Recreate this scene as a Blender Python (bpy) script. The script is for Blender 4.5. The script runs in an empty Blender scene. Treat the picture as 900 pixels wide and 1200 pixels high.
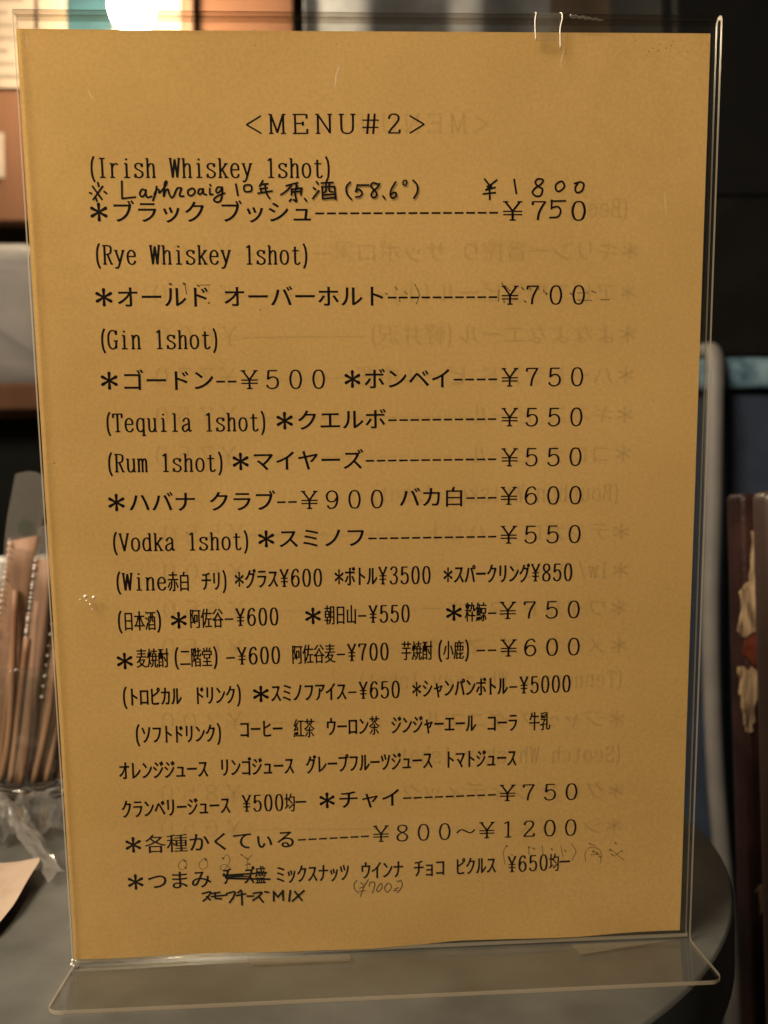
import bpy, bmesh, math, random
from mathutils import Matrix, Vector

random.seed(7)
S = bpy.context.scene
COL = S.collection

# ------------------------------------------------------------------ camera
cam_d = bpy.data.cameras.new("camera")
cam = bpy.data.objects.new("camera", cam_d)
COL.objects.link(cam)
cam_d.sensor_fit = 'HORIZONTAL'
cam_d.sensor_width = 36.0
cam_d.lens = 40.0
cam_d.clip_start = 0.01
cam_d.clip_end = 50.0
R = Matrix(((0.998676, 0.018996, -0.047806), (-0.047543, -0.014033, -0.998771), (-0.019643, 0.999721, -0.013112)))
cam.matrix_world = Matrix.Translation((-0.010695, -0.297201, 0.148535)) @ R.to_4x4()
cam_d.dof.use_dof = True
cam_d.dof.focus_distance = 0.272
cam_d.dof.aperture_fstop = 15.0
S.camera = cam

# ------------------------------------------------------------------ light, exposure
w = bpy.data.worlds.new("World")
S.world = w
w.use_nodes = True
bg = w.node_tree.nodes["Background"]
bg.inputs[0].default_value = (1.0, 0.80, 0.58, 1)
bg.inputs[1].default_value = 0.035
LAMP_STRENGTH = 610.0
LAMP_COLOR = (1.0, 0.82, 0.56, 1)
fill_d = bpy.data.lights.new("front_fill", 'AREA')  # unseen fill lamp, added at the front left
fill_d.energy = 31.5
fill_d.size = 0.45
fill_d.color = (1.0, 0.84, 0.62)
fill = bpy.data.objects.new("front_fill", fill_d)
COL.objects.link(fill)
fill.location = (-0.70, -0.66, 0.98)
fill.rotation_euler = (Vector((0, 0, 0.15)) - fill.location).to_track_quat('-Z', 'Y').to_euler()
S.view_settings.view_transform = 'Standard'
S.view_settings.look = 'None'
S.view_settings.exposure = 0.0
S.view_settings.gamma = 1.0
S.cycles.transparent_max_bounces = 40
S.cycles.max_bounces = 14
S.cycles.transmission_bounces = 14
S.cycles.sample_clamp_indirect = 4.0
S.cycles.use_denoising = True
S.cycles.caustics_reflective = False
S.cycles.caustics_refractive = False


# ------------------------------------------------------------------ helpers
def obj(name, mesh, mat=None, parent=None):
    o = bpy.data.objects.new(name, mesh)
    COL.objects.link(o)
    if mat is not None:
        for m in (mat if isinstance(mat, (list, tuple)) else [mat]):
            mesh.materials.append(m)
    if parent is not None:
        o.parent = parent
    return o


def empty(name, loc=(0, 0, 0), rot=(0, 0, 0)):
    o = bpy.data.objects.new(name, None)
    o.empty_display_size = 0.01
    COL.objects.link(o)
    o.location = loc
    o.rotation_euler = rot
    return o


def tag(o, label, cat, group=None):
    o["label"] = label
    o["category"] = cat
    if group:
        o["group"] = group
    return o


def from_py(name, verts, faces, smooth=False):
    me = bpy.data.meshes.new(name)
    me.from_pydata([tuple(v) for v in verts], [], faces)
    me.update()
    if smooth:
        for p in me.polygons:
            p.use_smooth = True
    return me


def from_bm(name, bm, smooth=False):
    me = bpy.data.meshes.new(name)
    bmesh.ops.recalc_face_normals(bm, faces=bm.faces)
    bm.to_mesh(me)
    bm.free()
    if smooth:
        for p in me.polygons:
            p.use_smooth = True
    return me


def box_bm(bm, x0, x1, y0, y1, z0, z1, bev=0.0, seg=2):
    r = bmesh.ops.create_cube(bm, size=1.0)
    vs = r["verts"]
    for v in vs:
        v.co = Vector(((x0 + x1) / 2 + v.co.x * (x1 - x0), (y0 + y1) / 2 + v.co.y * (y1 - y0), (z0 + z1) / 2 + v.co.z * (z1 - z0)))
    if bev > 0:
        es = list({e for v in vs for e in v.link_edges})
        bmesh.ops.bevel(bm, geom=es, offset=bev, segments=seg, affect='EDGES', profile=0.6)
    return bm


def box(name, x0, x1, y0, y1, z0, z1, mat, parent=None, bev=0.0, seg=2, smooth=False):
    bm = bmesh.new()
    box_bm(bm, x0, x1, y0, y1, z0, z1, bev, seg)
    return obj(name, from_bm(name, bm, smooth), mat, parent)


def tube_mesh(name, pts, rad, seg=12, caps=True):
    """Round tube along points; rad is a number or one radius per point."""
    pts = [Vector(p) for p in pts]
    n = len(pts)
    rads = rad if isinstance(rad, (list, tuple)) else [rad] * n
    verts, faces = [], []
    for i, p in enumerate(pts):
        t = (pts[min(i + 1, n - 1)] - pts[max(i - 1, 0)]).normalized()
        a = t.cross(Vector((0.3, 1, 0.1))).normalized()
        b = t.cross(a).normalized()
        for k in range(seg):
            ang = 2 * math.pi * k / seg
            verts.append(p + (a * math.cos(ang) + b * math.sin(ang)) * rads[i])
    for i in range(n - 1):
        for k in range(seg):
            k2 = (k + 1) % seg
            faces.append((i * seg + k, i * seg + k2, (i + 1) * seg + k2, (i + 1) * seg + k))
    if caps:
        faces.append(tuple(range(seg - 1, -1, -1)))
        faces.append(tuple((n - 1) * seg + k for k in range(seg)))
    return from_py(name, verts, faces, True)


def lathe_mesh(name, prof, seg=64, close=False):
    verts, faces = [], []
    m = len(prof)
    for k in range(seg):
        a = 2 * math.pi * k / seg
        for r, z in prof:
            verts.append((r * math.cos(a), r * math.sin(a), z))
    for k in range(seg):
        k2 = (k + 1) % seg
        for i in range(m if close else m - 1):
            i2 = (i + 1) % m
            faces.append((k * m + i, k2 * m + i, k2 * m + i2, k * m + i2))
    return from_py(name, verts, faces, True)


def smooth_path(pts, closed=False, n=6):
    out = []
    m = len(pts)
    rng = range(m) if closed else range(m - 1)
    for i in rng:
        if closed:
            p0, p1, p2, p3 = pts[i - 1], pts[i], pts[(i + 1) % m], pts[(i + 2) % m]
        else:
            p1, p2 = pts[i], pts[i + 1]
            p0 = pts[i - 1] if i else tuple(2 * a - b for a, b in zip(p1, p2))
            p3 = pts[i + 2] if i + 2 < m else tuple(2 * b - a for a, b in zip(p1, p2))
        for k in range(n):
            t = k / n
            out.append(tuple(0.5 * (2 * b + (c - a) * t + (2 * a - 5 * b + 4 * c - d) * t * t + (3 * b - a - 3 * c + d) * t ** 3)
                             for a, b, c, d in zip(p0, p1, p2, p3)))
    if not closed:
        out.append(tuple(pts[-1]))
    return out


# ------------------------------------------------------------------ materials
def mat(name):
    m = bpy.data.materials.new(name)
    m.use_nodes = True
    nt = m.node_tree
    nt.nodes.clear()
    out = nt.nodes.new("ShaderNodeOutputMaterial")
    return m, nt, out


def N(nt, kind, **kw):
    n = nt.nodes.new(kind)
    for k, v in kw.items():
        if k.startswith("in_"):
            key = k[3:]
            n.inputs[int(key) if key.isdigit() else key.replace("_", " ")].default_value = v
        else:
            setattr(n, k, v)
    return n


def noise_color(nt, c1, c2, scale, detail=4, lo=0.35, hi=0.65, coord="Object", stretch=None):
    tc = N(nt, "ShaderNodeTexCoord")
    src = tc.outputs[coord]
    if stretch:
        mp = N(nt, "ShaderNodeMapping")
        mp.inputs["Scale"].default_value = stretch
        nt.links.new(src, mp.inputs[0])
        src = mp.outputs[0]
    nz = N(nt, "ShaderNodeTexNoise")
    nz.inputs["Scale"].default_value = scale
    nz.inputs["Detail"].default_value = detail
    nt.links.new(src, nz.inputs["Vector"])
    rp = N(nt, "ShaderNodeValToRGB")
    rp.color_ramp.elements[0].position = lo
    rp.color_ramp.elements[1].position = hi
    rp.color_ramp.elements[0].color = (*c1, 1)
    rp.color_ramp.elements[1].color = (*c2, 1)
    nt.links.new(nz.outputs[0], rp.inputs[0])
    return rp.outputs[0], nz.outputs[0], src


def solid(name, c1, c2=None, scale=20, rough=0.5, bump=0.0, bscale=200, stretch=None, spec=0.5, lo=0.35, hi=0.65, sheen=0.0):
    m, nt, out = mat(name)
    p = N(nt, "ShaderNodeBsdfPrincipled")
    c2 = c2 or tuple(x * 1.25 for x in c1)
    col, fac, src = noise_color(nt, c1, c2, scale, stretch=stretch, lo=lo, hi=hi)
    nt.links.new(col, p.inputs["Base Color"])
    p.inputs["Roughness"].default_value = rough
    p.inputs["Specular IOR Level"].default_value = spec
    p.inputs["Sheen Weight"].default_value = sheen
    if bump:
        nb = N(nt, "ShaderNodeTexNoise")
        nb.inputs["Scale"].default_value = bscale
        nt.links.new(src, nb.inputs["Vector"])
        b = N(nt, "ShaderNodeBump")
        b.inputs["Strength"].default_value = bump
        b.inputs["Distance"].default_value = 0.001
        nt.links.new(nb.outputs[0], b.inputs["Height"])
        nt.links.new(b.outputs[0], p.inputs["Normal"])
    nt.links.new(p.outputs[0], out.inputs[0])
    return m


def clear_film(name, tint, f0, rough, milk=0.0, milk_color=(0.8, 0.75, 0.68), scratch=0.0, bump=0.0, bscale=60):
    """Thin clear plastic: straight-through transparency, a Schlick reflection and an optional milky part."""
    m, nt, out = mat(name)
    lw = N(nt, "ShaderNodeLayerWeight")
    lw.inputs["Blend"].default_value = 0.5
    pw = N(nt, "ShaderNodeMath", operation='POWER', in_1=5.0)
    nt.links.new(lw.outputs["Facing"], pw.inputs[0])
    ma = N(nt, "ShaderNodeMath", operation='MULTIPLY_ADD', in_1=1.0 - f0, in_2=f0)
    nt.links.new(pw.outputs[0], ma.inputs[0])
    tr = N(nt, "ShaderNodeBsdfTransparent")
    tr.inputs[0].default_value = (*tint, 1)
    gl = N(nt, "ShaderNodeBsdfGlossy")
    gl.inputs["Roughness"].default_value = rough
    body = tr.outputs[0]
    if milk > 0:
        df = N(nt, "ShaderNodeBsdfDiffuse")
        df.inputs[0].default_value = (*milk_color, 1)
        tl = N(nt, "ShaderNodeBsdfTranslucent")
        tl.inputs[0].default_value = (*milk_color, 1)
        half = N(nt, "ShaderNodeMixShader", in_0=0.5)
        nt.links.new(df.outputs[0], half.inputs[1])
        nt.links.new(tl.outputs[0], half.inputs[2])
        mk = N(nt, "ShaderNodeMixShader", in_0=milk)
        nt.links.new(tr.outputs[0], mk.inputs[1])
        nt.links.new(half.outputs[0], mk.inputs[2])
        body = mk.outputs[0]
    mx = N(nt, "ShaderNodeMixShader")
    nt.links.new(ma.outputs[0], mx.inputs[0])
    nt.links.new(body, mx.inputs[1])
    nt.links.new(gl.outputs[0], mx.inputs[2])
    if bump:
        tc = N(nt, "ShaderNodeTexCoord")
        nb = N(nt, "ShaderNodeTexNoise")
        nb.inputs["Scale"].default_value = bscale
        nt.links.new(tc.outputs["Object"], nb.inputs["Vector"])
        b = N(nt, "ShaderNodeBump")
        b.inputs["Strength"].default_value = bump
        b.inputs["Distance"].default_value = 0.002
        nt.links.new(nb.outputs[0], b.inputs["Height"])
        nt.links.new(b.outputs[0], gl.inputs["Normal"])
        nt.links.new(b.outputs[0], lw.inputs["Normal"])
    nt.links.new(mx.outputs[0], out.inputs[0])
    return m


def paper_material():
    m, nt, out = mat("aged_amber_paper")
    tc = N(nt, "ShaderNodeTexCoord")
    col, fac, src = noise_color(nt, PAPER_DARK, PAPER_LIGHT, 14, 6, 0.3, 0.7)
    # fine fibre grain
    nz = N(nt, "ShaderNodeTexNoise")
    nz.inputs["Scale"].default_value = 900
    nz.inputs["Detail"].default_value = 3
    nt.links.new(tc.outputs["Object"], nz.inputs["Vector"])
    gr = N(nt, "ShaderNodeMapRange")
    gr.inputs["From Min"].default_value = 0.3
    gr.inputs["From Max"].default_value = 0.7
    gr.inputs["To Min"].default_value = 0.925
    gr.inputs["To Max"].default_value = 1.04
    nt.links.new(nz.outputs[0], gr.inputs[0])
    mul = N(nt, "ShaderNodeMixRGB", blend_type='MULTIPLY')
    mul.inputs[0].default_value = 1.0
    nt.links.new(col, mul.inputs[1])
    nt.links.new(gr.outputs[0], mul.inputs[2])
    # damp stains: soft tide marks near the lower right corner
    st = N(nt, "ShaderNodeTexNoise")
    st.inputs["Scale"].default_value = 9
    st.inputs["Detail"].default_value = 5
    st.inputs["Distortion"].default_value = 0.6
    nt.links.new(tc.outputs["Object"], st.inputs["Vector"])
    band = N(nt, "ShaderNodeValToRGB")
    e = band.color_ramp.elements
    e[0].position, e[0].color = 0.60, (1, 1, 1, 1)
    e[1].position, e[1].color = 0.66, (1, 1, 1, 1)
    k = e.new(0.63)
    k.color = (0.965, 0.955, 0.93, 1)
    nt.links.new(st.outputs[0], band.inputs[0])
    mul2 = N(nt, "ShaderNodeMixRGB", blend_type='MULTIPLY')
    mul2.inputs[0].default_value = 1.0
    nt.links.new(mul.outputs[0], mul2.inputs[1])
    nt.links.new(band.outputs[0], mul2.inputs[2])
    df = N(nt, "ShaderNodeBsdfDiffuse")
    tl = N(nt, "ShaderNodeBsdfTranslucent")
    nt.links.new(mul2.outputs[0], df.inputs[0])
    nt.links.new(mul2.outputs[0], tl.inputs[0])
    bp = N(nt, "ShaderNodeBump")
    bp.inputs["Strength"].default_value = 0.6
    bp.inputs["Distance"].default_value = 0.0006
    nb = N(nt, "ShaderNodeTexNoise")
    nb.inputs["Scale"].default_value = 17
    nb.inputs["Detail"].default_value = 6
    nt.links.new(tc.outputs["Object"], nb.inputs["Vector"])
    nt.links.new(nb.outputs[0], bp.inputs["Height"])
    nt.links.new(bp.outputs[0], df.inputs["Normal"])
    nt.links.new(bp.outputs[0], tl.inputs["Normal"])
    mx = N(nt, "ShaderNodeMixShader", in_0=0.5)
    nt.links.new(df.outputs[0], mx.inputs[1])
    nt.links.new(tl.outputs[0], mx.inputs[2])
    nt.links.new(mx.outputs[0], out.inputs[0])
    return m


def ink_material(name, c, opacity=1.0, rough=0.6):
    m, nt, out = mat(name)
    p = N(nt, "ShaderNodeBsdfPrincipled")
    p.inputs["Base Color"].default_value = (*c, 1)
    p.inputs["Roughness"].default_value = rough
    p.inputs["Specular IOR Level"].default_value = 0.08
    if opacity < 1:
        tr = N(nt, "ShaderNodeBsdfTransparent")
        mx = N(nt, "ShaderNodeMixShader", in_0=opacity)
        nt.links.new(tr.outputs[0], mx.inputs[1])
        nt.links.new(p.outputs[0], mx.inputs[2])
        nt.links.new(mx.outputs[0], out.inputs[0])
    else:
        nt.links.new(p.outputs[0], out.inputs[0])
    return m


def emit(name, color, strength):
    m, nt, out = mat(name)
    e = N(nt, "ShaderNodeEmission")
    e.inputs[0].default_value = color
    e.inputs[1].default_value = strength
    nt.links.new(e.outputs[0], out.inputs[0])
    return m


def edge_material():
    m, nt, out = mat("acrylic_cut_edge")
    df = N(nt, "ShaderNodeBsdfDiffuse")
    df.inputs[0].default_value = (0.80, 0.70, 0.55, 1)
    tl = N(nt, "ShaderNodeBsdfTranslucent")
    tl.inputs[0].default_value = (0.85, 0.74, 0.58, 1)
    gl = N(nt, "ShaderNodeBsdfGlossy")
    gl.inputs["Roughness"].default_value = 0.3
    tr = N(nt, "ShaderNodeBsdfTransparent")
    tr.inputs[0].default_value = (0.9, 0.88, 0.82, 1)
    a = N(nt, "ShaderNodeMixShader", in_0=0.6)
    nt.links.new(df.outputs[0], a.inputs[1])
    nt.links.new(tl.outputs[0], a.inputs[2])
    b = N(nt, "ShaderNodeMixShader", in_0=0.5)
    nt.links.new(a.outputs[0], b.inputs[1])
    nt.links.new(tr.outputs[0], b.inputs[2])
    c = N(nt, "ShaderNodeMixShader", in_0=0.05)
    nt.links.new(b.outputs[0], c.inputs[1])
    nt.links.new(gl.outputs[0], c.inputs[2])
    nt.links.new(c.outputs[0], out.inputs[0])
    return m


PAPER_DARK = (0.80, 0.500, 0.180)
PAPER_LIGHT = (0.93, 0.590, 0.225)
M_ACRYL = clear_film("clear_acrylic", (0.985, 0.985, 0.975), 0.04, 0.03)
M_FOLD = clear_film("darkened_bent_acrylic", (0.80, 0.77, 0.73), 0.05, 0.06)  # same clear sheet; the fold's dark line is put into the tint
M_EDGE = edge_material()
M_PAPER = paper_material()
M_INK = ink_material("printed_black_ink", (0.006, 0.003, 0.003))
M_PEN = ink_material("black_marker_ink", (0.008, 0.007, 0.007), 1.0, 0.4)
M_BALL = ink_material("thin_ballpoint_ink", (0.05, 0.035, 0.03))
M_BACK = ink_material("reverse_side_ink", (0.03, 0.02, 0.015), 0.47)
M_BLEED = ink_material("soaked_through_ink", (0.12, 0.080, 0.035), 0.55)
M_SPECK = ink_material("brown_specks", (0.035, 0.016, 0.008), 0.85)
M_TAPE = clear_film("clear_sticky_tape", (0.93, 0.92, 0.88), 0.05, 0.3, 0.07, (0.75, 0.70, 0.62))
M_TABLE = solid("grey_green_laminate", (0.066, 0.065, 0.058), (0.098, 0.097, 0.087), 38, 0.38, 0.05, 500)
M_TABLE_EDGE = solid("table_edge_band", (0.06, 0.065, 0.065), (0.10, 0.105, 0.10), 60, 0.5)
M_METAL = solid("dark_metal", (0.03, 0.03, 0.032), None, 30, 0.4)
M_FILM = clear_film("cellophane", (0.95, 0.94, 0.92), 0.08, 0.12, 0.10, (0.88, 0.83, 0.79), 0, 0.5, 90)
M_CRUMPLED = clear_film("crumpled_cellophane", (0.94, 0.93, 0.91), 0.30, 0.14, 0.16, (0.90, 0.85, 0.80), 0, 0.3, 90)
M_SLEEVE = clear_film("milky_film", (0.94, 0.93, 0.91), 0.12, 0.12, 0.26, (0.90, 0.84, 0.78), 0, 0.3, 90)
M_STICK = solid("brown_kraft_stick", (0.20, 0.098, 0.052), (0.40, 0.225, 0.13), 110, 0.6, 0.3, 400, (1, 1, 0.12))
M_TAN = solid("tan_wrapper_paper", (0.46, 0.34, 0.255), (0.54, 0.41, 0.31), 40, 0.75, 0.15, 300)
M_GLINT = solid("crimped_seam_glints", (0.85, 0.80, 0.72), (0.95, 0.9, 0.84), 200, 0.2)  # near-white: glints of film seams and tape edges put into the colour
M_GLASS, _nt, _o = mat("drinking_glass")
_g = N(_nt, "ShaderNodeBsdfGlass")
_g.inputs["IOR"].default_value = 1.48
_g.inputs["Roughness"].default_value = 0.0
_nt.links.new(_g.outputs[0], _o.inputs[0])
M_GLASS_WALL = clear_film("thin_glass_wall", (0.95, 0.96, 0.95), 0.05, 0.02)
M_SCRATCH = ink_material("scratch_glint", (0.85, 0.80, 0.70), 0.45, 0.3)
M_GREEN = solid("green_print", (0.04, 0.06, 0.035), (0.07, 0.09, 0.05), 80, 0.4)

# ------------------------------------------------------------------ what is written on the sheet, in millimetres
PRINT = [
    ('＜ＭＥＮＵ＃２＞', 65.76, 267.57, 122.79, 267.69),
    ('(Irish Whiskey 1shot)', 17.85, 254.7, 94.13, 254.69),
    ('＊ブラック ブッシュ', 17.95, 241.93, 87.03, 241.82),
    ('----------------', 87.03, 241.82, 144.7, 241.8),
    ('￥７ ０', 144.7, 241.8, 173.85, 241.73),
    ('(Rye Whiskey 1shot)', 18.09, 229.14, 86.59, 228.8),
    ('＊オールド オーバーホルト', 18.09, 216.54, 109.15, 216.26),
    ('----------', 109.15, 216.26, 144.53, 216.14),
    ('￥７００', 144.53, 216.14, 173.76, 216.06),
    ('(Gin 1shot)', 18.29, 203.51, 57.89, 203.26),
    ('＊ゴードン', 18.4, 191.09, 54.77, 190.79),
    ('--', 54.77, 190.79, 61.97, 190.75),
    ('￥５００', 61.97, 190.75, 90.97, 190.62),
    ('＊ボンベイ', 94.48, 190.71, 129.82, 190.56),
    ('----', 129.82, 190.56, 144.64, 190.52),
    ('￥７５０', 144.64, 190.52, 173.66, 190.45),
    ('(Tequila 1shot)', 18.6, 177.8, 72.02, 177.43),
    ('＊クエルボ', 72.71, 177.83, 108.81, 177.99),
    ('----------', 108.81, 177.99, 144.41, 177.89),
    ('￥５５０', 144.69, 177.89, 173.61, 177.62),
    ('(Rum 1shot)', 18.45, 165.15, 58.12, 164.76),
    ('＊マイヤーズ', 58.4, 165.16, 101.38, 165.13),
    ('------------', 101.38, 165.13, 144.46, 164.98),
    ('￥５５０', 144.74, 164.97, 173.55, 164.78),
    ('＊ハバナ クラブ', 18.72, 152.76, 72.78, 152.28),
    ('--', 72.78, 152.28, 79.89, 152.29),
    ('￥９００', 79.89, 152.29, 108.91, 152.16),
    ('バカ白', 112.23, 152.65, 133.9, 152.52),
    ('---', 133.9, 152.52, 144.51, 152.46),
    ('￥６００', 144.51, 152.46, 173.77, 152.2),
    ('(Vodka 1shot)', 18.71, 139.76, 65.42, 139.37),
    ('＊スミノフ', 65.72, 140.06, 101.82, 139.92),
    ('------------', 101.82, 139.92, 144.56, 139.66),
    ('￥５５０', 144.56, 139.66, 173.71, 139.34),
    ('h(Wine赤白', 19.11, 126.93, 44.43, 126.66),
    ('hチリ)', 47.98, 126.64, 57.86, 126.54),
    ('h*グラス¥600', 58.43, 127.09, 87.42, 126.78),
    ('h*ボトル¥3500', 90.76, 127.12, 122.9, 126.85),
    ('h*スパークリング¥850', 126.41, 127.0, 169.92, 126.7),
    ('h(日本酒)', 18.98, 114.01, 36.49, 113.98),
    ('＊', 36.76, 113.97, 43.9, 113.93),
    ('h阿佐谷-¥600', 43.78, 114.36, 72.94, 114.26),
    ('＊', 80.18, 114.27, 87.43, 114.28),
    ('h朝日山-¥550', 87.43, 114.37, 115.91, 114.12),
    ('＊', 126.5, 114.08, 133.86, 114.18),
    ('h粋鯨-', 133.72, 114.19, 144.66, 114.05),
    ('￥７５０', 144.38, 114.35, 173.85, 114.03),
    ('＊', 18.84, 100.74, 25.98, 100.83),
    ('h麦焼酎(二階堂)', 26.02, 101.54, 54.2, 101.32),
    ('h-¥600', 54.75, 101.36, 73.14, 101.27),
    ('h阿佐谷麦-¥700', 76.5, 101.41, 108.85, 101.46),
    ('h芋焼酎(小鹿)', 112.53, 101.56, 136.99, 101.37),
    ('--', 137.28, 101.45, 144.71, 101.44),
    ('￥６００', 144.71, 101.53, 174.07, 101.3),
    ('h(トロピカル', 19.31, 88.6, 40.21, 88.45),
    ('hドリンク)', 44.25, 88.5, 61.28, 88.33),
    ('＊', 62.4, 88.44, 69.69, 88.36),
    ('hスミノフアイス-¥650', 69.27, 88.52, 112.4, 88.38),
    ('h*シャンパンボトル-¥5000', 115.82, 88.48, 169.92, 88.62),
    ('h(ソフトドリンク)', 22.81, 75.69, 54.38, 75.32),
    ('hコーヒー', 58.49, 76.43, 73.01, 76.27),
    ('h紅茶', 76.4, 76.13, 83.48, 76.08),
    ('hウーロン茶', 87.18, 76.31, 105.12, 76.23),
    ('hジンジャーエール', 108.84, 76.2, 137.58, 75.92),
    ('hコーラ', 141.05, 75.8, 151.77, 75.75),
    ('h牛乳', 155.55, 75.87, 162.82, 75.85),
    ('hオレンジジュース', 18.48, 63.37, 48.02, 63.22),
    ('hリンゴジュース', 51.55, 63.45, 76.49, 63.32),
    ('hグレープフルーツジュース', 80.22, 63.43, 122.96, 63.49),
    ('hトマトジュース', 126.87, 63.45, 151.57, 63.28),
    ('hクランベリージュース', 18.72, 49.92, 54.9, 50.21),
    ('h¥500均一', 58.32, 50.44, 80.02, 50.32),
    ('＊チャイ', 83.47, 50.65, 112.3, 50.78),
    ('---------', 112.3, 50.78, 144.77, 50.74),
    ('￥７５０', 144.62, 50.74, 174.05, 50.24),
    ('＊各種かくてぃる', 18.37, 37.39, 76.54, 37.35),
    ('-------', 76.54, 37.35, 101.41, 37.74),
    ('￥８００～￥１２００', 101.41, 37.89, 173.97, 37.28),
    ('＊つまみ', 18.54, 24.09, 47.67, 24.23),
    ('hチーズ盛', 50.99, 24.86, 65.81, 24.79),
    ('hミックスナッツ', 68.99, 24.72, 94.21, 24.58),
    ('hウインナ', 97.86, 24.9, 112.62, 24.9),
    ('hチョコ', 115.99, 24.91, 127.01, 24.89),
    ('hピクルス', 130.4, 24.84, 144.72, 24.9),
    ('h¥650均一', 148.28, 24.75, 170.29, 24.99),
]
REVERSE = [
    ('＜ＭＥＮＵ＃１＞', 142.47, 267.86, 85.81, 267.61),
    ('(Beer)', 187.16, 242.6, 164.9, 242.53),
    ('＊キリン一番搾り サッポロ黒', 189.94, 229.68, 92.36, 229.76),
    ('---------', 92.36, 229.76, 62.51, 229.51),
    ('￥８００', 62.51, 229.51, 35.37, 229.52),
    ('＊ヱビス樽生ビール(小)', 189.71, 217.01, 109.78, 217.18),
    ('-------------', 109.78, 217.18, 62.87, 217.12),
    ('￥５５０', 62.87, 217.12, 35.57, 217.18),
    ('＊よなよなエール(軽井沢)', 189.77, 203.92, 102.48, 204.34),
    ('-----------', 102.48, 204.34, 63.23, 204.31),
    ('￥６００', 63.23, 204.31, 35.76, 204.44),
    ('＊ハートランド ビール中瓶', 189.53, 190.94, 98.82, 191.6),
    ('----------', 98.82, 191.6, 62.54, 191.62),
    ('￥７７０', 62.54, 191.62, 34.91, 191.82),
    ('＊ギネス ビール', 189.56, 178.36, 134.68, 178.71),
    ('--------------------', 134.68, 178.71, 62.12, 179.32),
    ('￥７５０', 62.12, 179.32, 34.34, 179.58),
    ('＊コロナ ビール', 189.31, 165.63, 134.33, 166.11),
    ('--------------------', 134.33, 166.11, 61.7, 166.88),
    ('￥７５０', 61.7, 166.88, 33.76, 167.2),
    ('(Bourbon Whiskey 1shot)', 186.22, 152.81, 101.95, 153.95),
    ('＊テンガロン ハット', 189.37, 140.01, 119.63, 141.03),
    ('---------------', 119.63, 141.03, 63.31, 141.79),
    ('￥５５０', 63.31, 141.79, 35.03, 142.24),
    ('＊Iw/ハーパー', 189.39, 127.11, 141.4, 127.79),
    ('---------------------', 141.4, 127.79, 62.9, 129.19),
    ('￥６００', 62.9, 129.19, 34.46, 129.71),
    ('＊ワイルド ターキー', 189.12, 114.37, 119.13, 115.71),
    ('---------------', 119.13, 115.71, 62.49, 116.73),
    ('￥６５０', 62.49, 116.73, 33.9, 117.31),
    ('＊メーカーズ マーク', 189.43, 101.46, 119.31, 102.97),
    ('----------------', 119.31, 102.97, 61.8, 104.13),
    ('￥６５０', 61.8, 104.13, 33.05, 104.79),
    ('(Tennessee Whiskey 1shot)', 188.84, 89.63, 96.83, 91.93),
    ('＊ジャック ダニエル', 189.16, 75.84, 118.81, 77.66),
    ('----------------', 118.81, 77.66, 60.69, 79.1),
    ('￥７００', 60.69, 79.1, 31.63, 79.89),
    ('(Scotch Whiskey 1shot)', 188.87, 63.12, 107.45, 65.48),
    ('＊グレン フィディック', 189.46, 50.22, 111.55, 52.64),
    ('--------------', 111.55, 52.64, 59.58, 54.11),
    ('￥８５０', 59.58, 54.11, 30.21, 55.04),
    ('＊シーバス', 189.16, 37.53, 151.74, 38.53),
    ('------------------------', 151.74, 38.53, 59.17, 41.7),
    ('￥６５０', 59.17, 41.7, 29.65, 42.71),
]
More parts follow.
